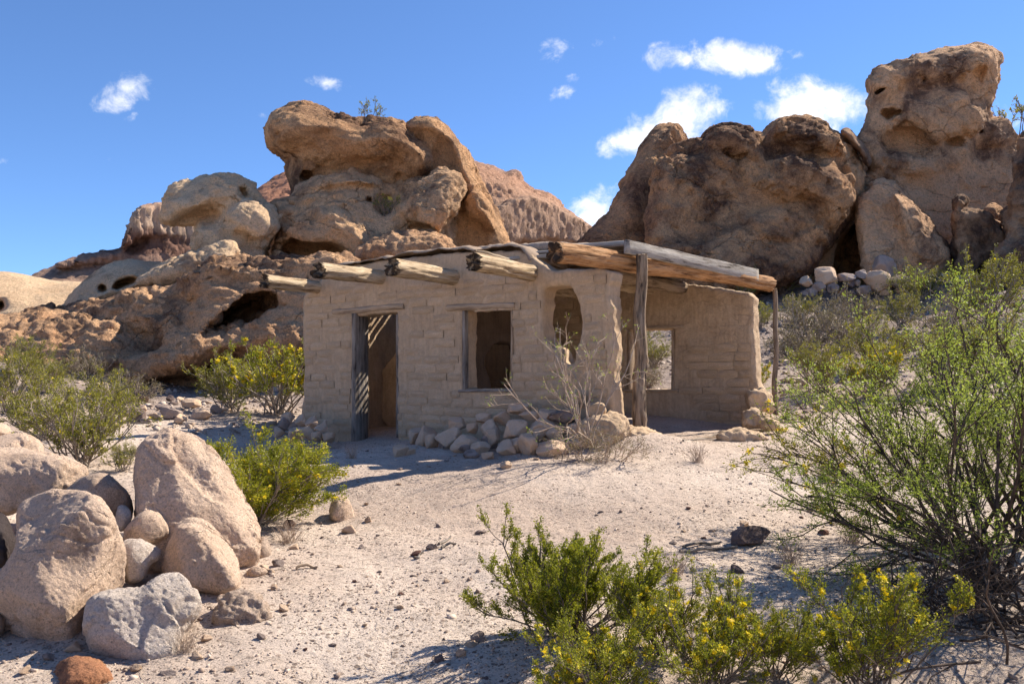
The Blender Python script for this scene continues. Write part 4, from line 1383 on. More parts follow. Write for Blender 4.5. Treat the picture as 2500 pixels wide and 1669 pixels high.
def board_mesh(name, L, w, t, mat, seed=0, nl=30, warp=0.006):
    """sawn plank along +X, width along Z, thickness along Y, edges softened"""
    c = min(w, t) * 0.10
    prof = np.array([(-t / 2 + c, -w / 2), (t / 2 - c, -w / 2), (t / 2, -w / 2 + c), (t / 2, w / 2 - c), (t / 2 - c, w / 2), (-t / 2 + c, w / 2), (-t / 2, w / 2 - c), (-t / 2, -w / 2 + c)])
    u = np.linspace(0, 1, nl)
    v = []
    for k in range(nl):
        pp = np.stack([np.full(8, u[k] * L), prof[:, 0], prof[:, 1]], 1)
        v.append(pp)
    v = np.concatenate(v)
    n = fbm(v * np.array([1.5, 9, 9]) + seed, 3, seed)
    n2 = fbm(v * np.array([1.5, 9, 9]) + seed + 40, 3, seed)
    v[:, 1] += warp * n
    v[:, 2] += warp * n2
    i = np.arange(nl - 1)[:, None] * 8 + np.arange(8)[None]
    j = np.arange(nl - 1)[:, None] * 8 + (np.arange(8)[None] + 1) % 8
    q = np.stack([i, j, j + 8, i + 8], -1).reshape(-1, 4)
    caps = []
    for e, fl in ((0, True), ((nl - 1) * 8, False)):
        for (a_, b_, c_, d_) in ((0, 1, 2, 7), (7, 2, 3, 6), (6, 3, 4, 5)):
            f_ = [e + a_, e + b_, e + c_, e + d_]
            caps.append(f_[::-1] if fl else f_)
    return mesh_np(name, v, np.concatenate([q, np.array(caps)]), mat, smooth=False)


def aim(o, p0, p1):
    """put an object's local X axis on the segment p0-p1 (in its parent's space)"""
    p0, p1 = Vector(p0), Vector(p1)
    o.rotation_euler = (p1 - p0).to_track_quat('X', 'Z').to_euler()
    o.location = p0
    return o


def W2H(p):
    """world point to house-local"""
    d = np.array(p[:2]) - H0
    return (float(d @ HU), float(d @ HW), float(p[2] - FLOOR))


def build_house():
    rng = random.Random(5)
    # ---- front wall
    Z0 = -0.25
    top = [hp(738, 716), hp(760, 700), hp(800, 668), hp(860, 645), hp(950, 632), hp(1050, 622), hp(1130, 614), hp(1200, 612), hp(1290, 612), hp(1310, 640), hp(1345, 660), hp(1400, 655), hp(1490, 652), hp(1494, 690)]
    right = [hp(1483, 700), hp(1492, 760), hp(1488, 800), hp(1494, 860), hp(1485, 920), hp(1493, 960), hp(1495, 1020), (hs(1495), Z0)]
    left = [(hs(735), Z0), hp(734, 1000), hp(741, 930), hp(738, 850), hp(737, 760)]
    outline = top + right + left
    door = [hp(866, 770), hp(968, 762), hp(969, 900), (hs(970), Z0 - 0.3), (hs(864), Z0 - 0.3), hp(865, 900)]
    win = [hp(1130, 758), hp(1250, 754), hp(1250, 948), hp(1130, 950)]
    c3 = [(1190, 520), (1500, 505), (1560, 570), (1600, 670), (1640, 760), (1645, 850), (1668, 980), (1668, 1080), (1640, 1180), (1605, 1240), (1590, 1350), (1575, 1440), (1560, 1490), (1490, 1500), (1440, 1470), (1400, 1400), (1370, 1320), (1290, 1290), (1200, 1190), (1160, 1050), (1150, 900), (1165, 800), (1195, 710), (1165, 680), (1175, 600)]
    gap = [hp(1100 + a / 5.226, 600 + b / 5.226) for a, b in c3]
    me, S, x, z = wall_mesh('front_wall', outline, [(door, 0), (win, 0), (gap, 1)], 0.0, 0.36, M_ADOBE, 0.031, 0.04, 0.015, 3)
    fw = obj('front_wall', me, house)
    fw['label'] = 'front wall of eroded adobe bricks with doorway, window and ragged hole'
    bm = brick_meshes(10, M_BRICK, 4)
    drift = lambda s: 0.02 * math.sin(s * 1.3)
    lay_bricks(fw, S, x, z, 0.0, 0.05, hs(1490), 0.02, 2.26, 0.36, 0.118, rng, bm, 0.020, 0.20, zdrift=drift, limit=215)
    # ---- back wall
    T = DEPTH
    ol = [(0.0, -0.2), (0.0, 2.52), (3.5, 2.46), hp(1660, 690, T), hp(1780, 705, T), hp(1838, 716, T), hp(1836, 760, T), hp(1842, 860, T), hp(1846, 940, T), hp(1868, 962, T), hp(1850, 1000, T), (hs(1848, T), -0.2)]
    bwin = [hp(1533, 808, T), hp(1642, 804, T), hp(1640, 950, T), hp(1533, 952, T)]
    me, S2, x2, z2 = wall_mesh('back_wall', ol, [(bwin, 0)], T, T + 0.36, M_PLASTER, 0.036, 0.05, 0.022, 13)
    bw = obj('back_wall', me, house)
    bw['label'] = 'back wall with cracked mud plaster and a window opening'
    bm2 = brick_meshes(6, M_BRICK, 9)
    lay_bricks(bw, S2, x2, z2, T, 2.3, hs(1845, T), 0.1, 2.2, 0.40, 0.135, rng, bm2, 0.024, 0.12,
               patch=lambda s, zc: (s > 4.95 and zc < 1.45) or s < 3.75, limit=80)
    # ---- left side wall
    me, _, _, _ = wall_mesh('side_wall', [(-T + 0.0, -0.2), (-T, 2.52), (-0.3, 2.52), (-0.3, -0.2)], [], 0.0, 0.34, M_PLASTER, 0.045, 0.05, 0.02, 23)
    sw = obj('side_wall', me, house)
    sw.rotation_euler = (0, 0, math.radians(-90))   # local x (negative) -> +t, local y -> +s
    # ---- partition between the two rooms, with a broken hole
    sp = hs(985) + 0.02
    def pp(px, row):
        k = (px - CX) / F
        s_ = sp + 0.30
        xs_, ds_ = H0[0] + HU[0] * s_, H0[1] + HU[1] * s_
        t_ = (k * ds_ - xs_) / (HW[0] - k * HW[1])
        return (-t_, (HY - row) * (ds_ + HW[1] * t_) / F - FLOOR)
    hole = [pp(1203, 990), pp(1201, 930), pp(1190, 905), pp(1185, 885), pp(1189, 866), pp(1199, 858), pp(1203, 844), pp(1216, 842), pp(1222, 834), pp(1240, 838), pp(1275, 842), pp(1285, 880), pp(1285, 990)]
    me, S3, x3, z3 = wall_mesh('partition_wall', [(-T, -0.2), (-T, 2.5), (-0.36, 2.5), (-0.36, -0.2)], [(hole, 0)], -0.30, 0.0, M_SHADEMUD, 0.042, 0.04, 0.02, 33)
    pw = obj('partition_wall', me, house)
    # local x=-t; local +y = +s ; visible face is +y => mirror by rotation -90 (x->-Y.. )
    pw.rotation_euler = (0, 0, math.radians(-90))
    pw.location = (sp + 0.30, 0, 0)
    me, _, _, _ = wall_mesh('added_shade_wall', [(0.3, -0.2), (0.3, 1.45), (sp + 0.05, 1.5), (sp + 0.05, -0.2)], [], 1.48, 1.62, M_PLASTER, 0.035, 0.04, 0.02, 43)  # added wall that keeps the space behind the partition hole dark
    obj('added_shade_wall', me, house)
    # ---- vigas
    for k, (px_w, row_w, px_e, row_e, r) in enumerate([(780, 690, 645, 686, 0.098), (930, 678, 776, 660, 0.112), (1110, 664, 956, 652, 0.112), (1305, 648, 1148, 639, 0.110)]):
        s = hs(px_w) - 0.02
        zc = hz(row_w, s) - 0.01
        kk = (px_e - CX) / F
        # extend outwards (t<0) until the tip projects at px_e
        xs, ds = H0[0] + HU[0] * s, H0[1] + HU[1] * s
        tt = (kk * ds - xs) / (HW[0] - kk * HW[1])
        tt = max(tt, -1.35)
        de = ds + HW[1] * tt
        ze = (HY - row_e) * de / F - FLOOR
        p0 = (s, tt, ze)
        p1 = (s, T + 0.15, zc + (zc - ze) * 0.5)
        L = (Vector(p1) - Vector(p0)).length
        o = obj('viga', log_mesh('viga', L, r, r * 0.92, M_VIGA, 50 + k * 7, 0.05, 84, 36, 0.22, 0.11, 6), house)
        aim(o, p0, p1)
        o['label'] = ['leftmost pale viga, lying lowest', 'second viga with charred frayed tip', 'third viga with charred frayed tip', 'fourth viga with split upper edge'][k]
    # split sliver standing up from the fourth viga
    a, b = P(1160, 612, 10.75), P(1225, 632, 10.95)
    o = obj('split_sliver', log_mesh('split_sliver', float(np.linalg.norm(b - a)) + 0.1, 0.012, 0.035, M_VIGA, 77, 0.03, 20, 14, 0.1, 0.01, 0), house)
    aim(o, W2H(a), W2H(b))
    # ---- big edge log of the open room
    a, b = P(1353, 615, 10.35), P(1880, 694, 13.55)
    mid = P(1600, 668, 11.9)
    L = float(np.linalg.norm(b - a))
    o = obj('edge_log', log_mesh('edge_log', L, 0.128, 0.112, M_LOG, 91, 0.07, 150, 60, 0.20, 0.07, 10), house)
    aim(o, W2H(a), W2H(b))
    o['label'] = 'long orange-brown log carrying the open right edge of the roof'
    # second dark beam inside under the ceiling
    a, b = P(1470, 668, 12.3), P(1668, 702, 14.3)
    o = obj('inner_beam', log_mesh('inner_beam', float(np.linalg.norm(b - a)), 0.10, 0.10, M_LATILLA, 97, 0.03, 60, 30, 0.12, 0.04, 3), house)
    aim(o, W2H(a), W2H(b))
    # ---- latillas: thin poles across the vigas, gaps let light through
    lats = [log_mesh('latilla', 1.0, 0.026, 0.022, M_LATILLA, 300 + k, 0.03, 14, 7, 0.05, 0.0, 0) for k in range(5)]
    t = 0.42
    zl = hz(690, hs(780)) + 0.165
    while t < T + 0.05:
        s0 = 0.05 + rng.uniform(-0.03, 0.1)
        s1 = 4.55 + (t / T) * 1.15 + rng.uniform(-0.25, 0.1)
        o = obj('latilla', lats[rng.randrange(5)], house)
        aim(o, (s0, t, zl + rng.uniform(-0.01, 0.015)), (s1, t + rng.uniform(-0.04, 0.04), zl + rng.uniform(-0.01, 0.015)))
        o.scale = (s1 - s0, 1, 1)
        t += rng.uniform(0.075, 0.115) + (0.06 if rng.random() < 0.2 else 0)
    # ---- roof mud: lumpy slab over the right room and along the front parapet
    def slab(name, outline, z0, z1, mat, seed, amp=0.05):
        ol = chaikin(outline, 1)
        h = 0.05
        x_ = np.arange(ol[:, 0].min() - 0.2, ol[:, 0].max() + 0.2, h)
        y_ = np.arange(ol[:, 1].min() - 0.2, ol[:, 1].max() + 0.2, h)
        z_ = np.arange(z0 - 0.2, z1 + 0.25, 0.05)
        S_ = sdf_poly(ol, x_[:, None], y_[None])
        a_ = (S_ + 0.05)[:, :, None]
        b_ = (np.abs(z_ - (z0 + z1) / 2) - ((z1 - z0) / 2 - 0.05))[None, None, :]
        G = np.minimum(np.maximum(a_, b_), 0) + np.sqrt(np.maximum(a_, 0) ** 2 + np.maximum(b_, 0) ** 2) - 0.05
        v, f = surface_nets(G.astype(np.float32), np.array([x_[0], y_[0], z_[0]]), h)
        n = vnormals(v, f)
        v = v + n * (amp * fbm(v / 0.4, 3, seed) + 0.5 * amp * fbm(v / 0.12, 2, seed + 3))[:, None]
        return mesh_np(name, v, f, mat)
    o = obj('roof_mud', slab('roof_mud', [(2.15, 0.36), (4.3, 0.36), (4.75, 1.2), (5.3, 2.6), (5.6, 3.9), (2.1, 3.9)], zl + 0.05, zl + 0.2, M_ROOFMUD, 61, 0.03), house)
    o['label'] = 'thin layer of roof mud over the right room'
    o = obj('roof_mud', slab('roof_mud', [(0.1, 2.4), (1.2, 2.35), (2.3, 2.3), (2.3, 3.9), (0.1, 3.9)], zl + 0.04, zl + 0.16, M_ROOFMUD, 63, 0.03), house)  # left-room slab, added and sized to keep light off the room's back
    # curled roofing felt along the front edge
    pts = [(785, 652), (850, 640), (900, 632), (960, 622), (1030, 612), (1090, 606), (1120, 604), (1170, 604), (1215, 600), (1250, 596), (1275, 600), (1290, 614), (1298, 630)]
    xs = []
    for i_, (px, row) in enumerate(pts):
        s = hs(px)
        xs.append((s, hz(row, s)))
    xs = np.array(xs)
    si = np.linspace(xs[0, 0], xs[-1, 0], 120)
    zi = np.interp(si, xs[:, 0], xs[:, 1])
    ti = np.linspace(-0.05, 1.1, 14)
    A, B_ = np.meshgrid(np.arange(120), np.arange(14), indexing='ij')
    pn = np.stack([si[A].ravel() * 4.5, ti[B_].ravel() * 3, 0 * A.ravel()], 1)
    wav = fbm(pn, 3, 44).reshape(A.shape)
    zz = zi[A] + 0.045 * wav - 0.10 * np.maximum(ti[B_] - 0.3, 0) - 0.05 * sstep(0.0, -0.09, ti[B_])
    tt_ = ti[B_] + 0.05 * wav * (ti[B_] < 0.1)
    v = np.stack([si[A], tt_, zz + 0.012], -1).reshape(-1, 3)
    v2 = v - np.array([0, 0, 0.012])
    i = (np.arange(119)[:, None] * 14 + np.arange(13)[None]).ravel()
    q = np.stack([i, i + 14, i + 15, i + 1], 1)
    n0 = len(v)
    rim = np.concatenate([np.arange(120) * 14, 119 * 14 + np.arange(1, 14), (np.arange(118, -1, -1)) * 14 + 13, np.arange(12, 0, -1)])
    rn = np.roll(rim, -1)
    qr = np.stack([rim, rn, rn + n0, rim + n0], 1)[:, ::-1]
    o = obj('roofing_felt', mesh_np('roofing_felt', np.concatenate([v, v2]), np.concatenate([q, q[:, ::-1] + n0, qr]), M_FELT), house)
    o['label'] = 'curled brown roofing sheet along the front edge of the roof'
    # ---- decking boards and the grey fascia plank on the right edge
    for k, (p0, p1, w_, th) in enumerate([((1290, 622, 11.9), (1530, 603, 12.1), 0.05, 0.20), ((1395, 604, 11.3), (1528, 594, 11.5), 0.05, 0.26), ((1240, 634, 11.7), (1400, 622, 11.8), 0.045, 0.18)]):
        a, b = P(*p0), P(*p1)
        o = obj('deck_board', board_mesh('deck_board', float(np.linalg.norm(b - a)), w_, th, M_FASCIA, 110 + k), house)
        aim(o, W2H(a), W2H(b))
    a, b = P(1527, 602, 11.0), P(1849, 672, 13.1)
    o = obj('fascia_board', board_mesh('fascia_board', float(np.linalg.norm(b - a)), 0.175, 0.05, M_FASCIA, 120, 40), house)
    aim(o, W2H(a), W2H(b))
    o['label'] = 'weathered grey plank edging the roof above the log'
    # roof decking behind the fascia
    for k in range(5):
        f0, f1 = k / 5.0, (k + 0.9) / 5.0
        a0 = P(1527, 604, 11.05) * (1 - f0) + P(1849, 676, 13.25) * f0
        a1 = P(1527, 604, 11.05) * (1 - f1) + P(1849, 676, 13.25) * f1
        m_ = (a0 + a1) / 2 + np.array([0.02, 0.03, 0.055])
        e = m_ + np.array([-HU[0], -HU[1], 0]) * (1.55 + 0.2 * math.sin(k * 7.0))
        o = obj('deck_board', board_mesh('deck_board', float(np.linalg.norm(e - m_)), 0.025, float(np.linalg.norm(a1 - a0)) * 0.9, M_GREYWOOD, 130 + k), house)
        aim(o, W2H(m_), W2H(e))
    # ---- door: left jamb board, right jamb, lintel pole
    a, b = P(858, 1084, 12.55), P(866, 770, 12.95)
    s_, _ = hp(870, 900)
    o = obj('door_jamb', board_mesh('door_jamb', hz(768, s_) + 0.02 - hz(1084, s_), 0.30, 0.07, M_GREYWOOD, 140, 40, 0.012), house)
    aim(o, (s_ + 0.0, 0.13, hz(1084, s_)), (s_ + 0.03, 0.13, hz(768, s_) + 0.02))
    o.rotation_euler = Matrix(((0, 1, 0), (0, 0, 1), (1, 0, 0))).to_euler()
    o.location = (s_ - 0.02, 0.10, hz(1084, s_))
    o['label'] = 'weathered grey plank lining the left side of the doorway'
    s_, _ = hp(967, 900)
    o = obj('door_jamb', board_mesh('door_jamb', hz(766, s_) - hz(1068, s_), 0.26, 0.05, M_GREYWOOD, 141, 30), house)
    o.rotation_euler = Matrix(((0, 1, 0), (0, 0, 1), (1, 0, 0))).to_euler()
    o.location = (s_ + 0.005, 0.15, hz(1068, s_))
    for nm, p0, p1, r in (('door_lintel', (815, 762), (988, 748), 0.050), ('window_lintel', (1092, 752), (1258, 746), 0.046)):
        (s0, z0), (s1, z1) = hp(*p0), hp(*p1)
        o = obj(nm, log_mesh(nm, s1 - s0, r, r * 0.9, M_PALEWOOD, 150 + int(r * 1000), 0.02, 50, 24, 0.07, 0.012, 3), house)
        aim(o, (s0, 0.005, z0), (s1, 0.005, z1))
    # ---- front window frame
    wf = obj('window_frame', board_mesh('window_frame', hp(1252, 950)[0] - hp(1120, 952)[0], 0.035, 0.30, M_GREYWOOD, 160), house)
    (s0, z0), (s1, z1) = hp(1120, 954), hp(1252, 953)
    aim(wf, (s0, 0.13, z0), (s1, 0.13, z1))
    wf['label'] = 'wooden sill of the front window'
    for nm, px, th, wd in (('window_jamb', 1132, 0.035, 0.10), ('window_jamb', 1249, 0.03, 0.26)):
        s0 = hs(px)
        o = obj(nm, board_mesh(nm, hz(757, s0) - hz(950, s0) + 0.01, wd, th, M_GREYWOOD if px < 1200 else M_PALEWOOD, 170 + px), house)
        o.rotation_euler = Matrix(((0, 1, 0), (0, 0, 1), (1, 0, 0))).to_euler()
        o.location = (s0, 0.04 if px < 1200 else 0.13, hz(950, s0) - 0.01)
    # ---- back window frame
    (s0, z0), (s1, z1) = hp(1520, 953, T), hp(1658, 953, T)
    o = obj('window_sill', board_mesh('window_sill', s1 - s0, 0.04, 0.32, M_PALEWOOD, 180), house)
    aim(o, (s0, T + 0.13, z0), (s1, T + 0.13, z1))
    (s0, z0), (s1, z1) = hp(1525, 801, T), hp(1668, 797, T)
    o = obj('window_lintel', board_mesh('window_lintel', s1 - s0, 0.05, 0.3, M_PALEWOOD, 181), house)
    aim(o, (s0, T + 0.13, z0), (s1, T + 0.13, z1))
    for px in (1536, 1642):
        s0 = hs(px, T)
        o = obj('window_jamb', board_mesh('window_jamb', hz(806, s0, T) - hz(951, s0, T), 0.30, 0.04, M_PALEWOOD, 182 + px), house)
        o.rotation_euler = Matrix(((0, 1, 0), (0, 0, 1), (1, 0, 0))).to_euler()
        o.location = (s0, T + 0.14, hz(951, s0, T))
    # floor inside
    return fw


build_house()


def build_posts():
    a, b = P(1562, 1092, 11.1), P(1566, 622, 11.1)
    L = b[2] - a[2]
    me = log_mesh('porch_post', L, 0.092, 0.070, M_POST, 403, 0.09, 130, 40, 0.30, 0.03, 16)
    o = obj('porch_post', me)
    aim(o, a, b)
    tag(o, 'weathered grey twisted wooden post propping the roof log', 'post')
    a, b = P(1893, 1010, 13.6), P(1892, 706, 13.6)
    o = obj('fence_post', log_mesh('fence_post', float(b[2] - a[2]), 0.044, 0.034, M_POST, 402, 0.05, 60, 18, 0.16, 0.03, 4))
    aim(o, a, b)
    tag(o, 'thin grey standing pole right of the ruin', 'post')


build_posts()

# ------------------------------------------------------------------ stones
def stone_meshes(n, mat, seed, res=26, rgh=0.05):
    out = []
    for k in range(n):
        rs = np.random.RandomState(seed + k)
        g = np.linspace(-1.25, 1.25, res).astype(np.float32)
        X, Y, Z = np.meshgrid(g, g, g, indexing='ij')
        G = np.sqrt(X * X + Y * Y + Z * Z) - 1.12
        for _ in range(rs.randint(11, 17)):
            nv = rs.normal(size=3)
            nv /= np.linalg.norm(nv)
            c = rs.uniform(0.46, 0.82)
            G = -smin(-G, -(X * nv[0] + Y * nv[1] + Z * nv[2] - c), 0.012)
        v, f = surface_nets(G, np.array([g[0]] * 3), float(g[1] - g[0]))
        nr = vnormals(v, f)
        v = v + nr * (rgh * fbm(v / 0.55, 3, seed + k) + 0.35 * rgh * fbm(v / 0.16, 2, seed + k + 9))[:, None]
        v = v / np.abs(v).max(0)
        out.append(mesh_np('stone', v, f, mat, smooth=False))
    return out


ST = {'tan': stone_meshes(8, M_STONE, 500), 'grey': stone_meshes(6, M_STGREY, 540), 'dark': stone_meshes(5, M_STDARK, 560), 'red': stone_meshes(3, M_STRED, 580)}
LO = {'tan': stone_meshes(6, M_STONE, 600, 11, 0.1), 'grey': stone_meshes(5, M_STGREY, 620, 11, 0.1), 'dark': stone_meshes(5, M_STDARK, 640, 11, 0.1), 'red': stone_meshes(3, M_STRED, 660, 11, 0.1)}
SR = random.Random(21)


def stone(px0, px1, r0, r1, d, kind, label, group=None, name='stone', sink=0.12, lib=ST, ground=False):
    cx, w, h = (px0 + px1) / 2, (px1 - px0), (r1 - r0)
    if d is None:
        d = hit(cx, r1)[1] + 0.4 * w / F * 6
    sx, sz = 0.5 * w * d / F * 1.16, 0.5 * h * d / F * (1.06 + sink)
    p = P(cx, (r0 + r1) / 2, d)
    o = obj(name, lib[kind][SR.randrange(len(lib[kind]))])
    o.scale = (sx, (sx + sz) / 2 * 1.0, sz)
    o.rotation_euler = (0, 0, SR.choice((0, math.pi)) + SR.uniform(-0.35, 0.35))
    o.location = (p[0], p[1], p[2] - sz * sink)
    tag(o, label, 'stone', group)
    return o


def build_stones():
    g1 = 'rubble heaped against the front wall'
    LR = 'tan rubble stone heaped against the front wall right of the doorway'
    for (a, b, c, e, d, k) in [(1105, 1182, 1057, 1100, 10.9, 'tan'), (1066, 1134, 1040, 1090, 11.35, 'tan'), (1141, 1173, 1028, 1056, 11.3, 'tan'), (1160, 1198, 1008, 1036, 11.55, 'tan'), (1174, 1224, 1022, 1070, 11.2, 'tan'),
                               (1228, 1286, 1024, 1082, 10.8, 'tan'), (1274, 1366, 1020, 1078, 10.85, 'tan'), (1215, 1265, 1072, 1118, 10.45, 'tan'), (1268, 1318, 1054, 1120, 10.4, 'tan'), (1310, 1391, 1072, 1124, 10.3, 'tan'),
                               (1379, 1427, 1062, 1100, 10.5, 'tan'), (1263, 1320, 1001, 1026, 11.1, 'tan'), (1345, 1408, 1001, 1036, 10.9, 'grey'), (1120, 1150, 1085, 1104, 10.7, 'grey'), (1178, 1216, 1060, 1098, 11.0, 'grey'),
                               (990, 1040, 1038, 1080, 12.0, 'tan'), (1014, 1066, 1034, 1090, 11.75, 'tan')]:
        stone(a, b, c, e, d, k, LR, g1, 'rubble_stone')
    for (a, b, c, e, d, lb) in [(953, 994, 1080, 1116, None, 'square pale stone lying before the doorway'), (984, 1012, 1088, 1112, None, 'small grey stone beside the square pale stone'), (1222, 1249, 1124, 1147, None, 'single round stone on the lit dirt below the rubble')]:
        stone(a, b, c, e, d, 'tan', lb)
    def ordinal(objs, fmt):
        words = 'first second third fourth fifth sixth seventh eighth ninth tenth eleventh twelfth thirteenth fourteenth fifteenth sixteenth seventeenth eighteenth nineteenth twentieth twenty-first twenty-second twenty-third twenty-fourth twenty-fifth twenty-sixth twenty-seventh twenty-eighth twenty-ninth thirtieth thirty-first thirty-second'.split()
        for i_, o_ in enumerate(sorted(objs, key=lambda q: q.location.x / q.location.y)):
            o_['label'] = fmt % words[i_]
    for (a, b, c, e, d, k) in [(1040, 1078, 1052, 1096, 11.55, 'tan'), (1186, 1222, 1046, 1088, 10.95, 'tan'), (1240, 1290, 1066, 1104, 10.5, 'tan'), (1330, 1372, 1040, 1082, 10.6, 'tan'), (1296, 1340, 1030, 1070, 10.7, 'tan'), (1150, 1196, 1076, 1108, 10.6, 'tan'), (1386, 1424, 1030, 1068, 10.65, 'tan'), (1096, 1140, 1018, 1052, 11.5, 'tan'), (1200, 1246, 1000, 1034, 11.25, 'tan'), (1306, 1356, 992, 1030, 10.95, 'tan'), (1236, 1290, 984, 1014, 11.2, 'tan'), (1132, 1172, 1096, 1118, 10.4, 'grey'), (1176, 1214, 1098, 1124, 10.3, 'tan')]:
        stone(a, b, c, e, d, k, LR, g1, 'rubble_stone')
    ordinal([o_ for o_ in COL.objects if o_.name.startswith('rubble_stone')], 'tan rubble stone against the front wall, %s from the doorway')
    g2 = 'rubble at the left corner of the ruin'
    n_before = set(o_.name for o_ in COL.objects)
    for (a, b, c, e, d, k) in [(747, 783, 1015, 1048, 12.9, 'tan'), (781, 804, 1024, 1050, 12.7, 'tan'), (768, 802, 1034, 1058, 12.45, 'tan'), (725, 768, 1036, 1070, 12.5, 'tan'), (762, 795, 1049, 1076, 12.3, 'tan'), (789, 825, 1051, 1078, 12.3, 'tan'),
                               (688, 722, 1003, 1036, 13.2, 'tan'), (676, 704, 1018, 1052, 13.1, 'grey'), (698, 738, 1038, 1074, 12.7, 'tan'), (664, 694, 1040, 1066, 13.0, 'tan'), (722, 752, 1010, 1044, 13.0, 'tan')]:
        stone(a, b, c, e, d, k, 'tan rubble stone piled at the left corner of the ruin', g2, 'rubble_stone')
    ordinal([o_ for o_ in COL.objects if o_.name.startswith('rubble_stone') and o_.name not in n_before], 'tan rubble stone at the left wall corner, %s from the left')
    # fallen adobe blocks at the broken corner
    for (px, row, w, h, d, lb, sd) in [(1400, 974, 34, 36, 10.95, 'square adobe block stuck in the wall foot by the ragged hole', 1), (1455, 1000, 48, 36, 10.75, 'flat fallen adobe block at the foot of the broken corner', 2)]:
        me = rock_mesh('adobe_block', [piece('n', [(px - w / 2, row - h / 2), (px + w / 2, row - h / 2), (px + w / 2, row + h / 2), (px - w / 2, row + h / 2)], d, 0.11, 0.05, p=4)], 0.014, M_ADOBE, [lumps(0.012, 0.08, 3, sd)])
        tag(obj('adobe_block', me), lb, 'block')
    for pts, d, T_, R_, lb, sd in [
        ([(1402, 1040), (1425, 1018), (1460, 1012), (1500, 1005), (1525, 1015), (1538, 1040), (1525, 1075), (1500, 1100), (1450, 1105), (1410, 1090)], 10.75, 0.28, 0.16, 'big melted adobe lump below the broken corner', 3),
        ([(1525, 1045), (1555, 1038), (1600, 1055), (1640, 1078), (1650, 1100), (1560, 1112), (1520, 1095)], 10.9, 0.26, 0.12, 'crumbled adobe mound at the foot of the porch post', 4),
        ([(1752, 1068), (1768, 1052), (1800, 1048), (1840, 1050), (1868, 1060), (1872, 1080), (1800, 1090), (1758, 1086)], 11.9, 0.2, 0.08, 'low lumpy adobe remnant on the ground right of the open room', 5),
        ([(1806, 1030), (1812, 1005), (1840, 992), (1862, 1000), (1885, 1020), (1890, 1050), (1850, 1055), (1815, 1050)], 12.9, 0.25, 0.1, 'stepped stub of melted wall at the right end', 6),
        ([(1858, 1030), (1880, 1022), (1900, 1030), (1902, 1048), (1865, 1052)], 12.4, 0.12, 0.06, 'small adobe clod beside the stepped wall stub', 7),
        ([(1815, 965), (1850, 945), (1880, 955), (1892, 985), (1885, 1010), (1830, 1015)], 13.35, 0.22, 0.1, 'rounded wall stub leaning on the right end of the back wall', 8),
    ]:
        me = rock_mesh('adobe_lump', [piece('n', pts, d, T_, R_, tz=0.2)], 0.022, M_ADOBE, [lumps(0.05, 0.25, 3, sd + 700), rough(0.04, 0.12, 3, sd + 720), lumps(0.012, 0.04, 2, sd + 740)])
        tag(obj('adobe_lump', me), lb, 'adobe')
    # stones below the right outcrop
    g3 = 'fallen stones under the right outcrop'
    c3 = [(1160, 1220, 1300, 1360), (1240, 1350, 1255, 1345), (1220, 1290, 1335, 1385), (1350, 1440, 1288, 1335), (1395, 1432, 1308, 1362), (1440, 1490, 1268, 1312), (1465, 1600, 1270, 1362), (1610, 1735, 1298, 1362), (1440, 1520, 1352, 1402), (1350, 1390, 1366, 1402), (1290, 1350, 1328, 1384), (1240, 1282, 1350, 1392), (1180, 1240, 1350, 1402), (1520, 1620, 1338, 1384), (1790, 1850, 1292, 1332), (1430, 1470, 1320, 1352), (1700, 1770, 1340, 1372), (1860, 1920, 1290, 1325), (1310, 1350, 1362, 1392), (1400, 1440, 1370, 1398), (1640, 1700, 1362, 1392), (1160, 1195, 1372, 1400), (1560, 1610, 1372, 1396), (2000, 2060, 1290, 1325), (1940, 1990, 1300, 1330)]
    for i, (a, b, c, e) in enumerate(c3):
        ox, oy, s = CROPS['3']
        k = 'red' if i == 9 else ('dark' if i in (4, 11, 19) else SR.choice(['grey', 'grey', 'tan']))
        lb = 'reddish stone among the fallen stones under the right outcrop' if i == 9 else ('largest pale stone of the fall under the right outcrop' if i == 6 else 'grey-tan stone in the fall between the big boulder and the slab')
        stone(ox + a / s, ox + b / s, oy + c / s, oy + e / s, 27.2, k, lb, g3, 'fallen_stone', 0.2)
    ordinal([o_ for o_ in COL.objects if o_.name.startswith('fallen_stone') and o_['label'].startswith('grey-tan')], 'fallen stone under the right outcrop, %s from the left')
    stone(1400 + 1498 / 2.0909, 1400 + 1645 / 2.0909, 50 + 1200 / 2.0909, 50 + 1320 / 2.0909, 28.2, 'grey', 'rounded grey boulder leaning on the triangular slab', None, 'boulder')
    # stones left of the ruin
    g4 = 'stones on the flat left of the ruin'
    for (a, b, c, e, k) in [(640, 722, 180, 272, 'dark'), (808, 902, 188, 252, 'grey'), (860, 932, 218, 278, 'tan'), (908, 1002, 150, 200, 'tan'), (940, 1052, 188, 254, 'tan'), (668, 732, 128, 170, 'tan'), (1040, 1102, 178, 224, 'grey'), (590, 642, 208, 244, 'dark'), (735, 800, 215, 250, 'tan'), (770, 830, 175, 205, 'grey'), (830, 870, 130, 165, 'dark'), (870, 912, 135, 168, 'tan'), (1100, 1150, 190, 220, 'tan'), (700, 750, 245, 275, 'grey'), (690, 740, 180, 214, 'tan')]:
        ox, oy, s = CROPS['6']
        stone(ox + a / s, ox + b / s, oy + c / s, oy + e / s, None, k, {'dark': 'dark stone on the flat below the black cave', 'grey': 'grey stone on the flat below the black cave', 'tan': 'tan stone on the flat below the black cave'}[k], g4, 'loose_stone')
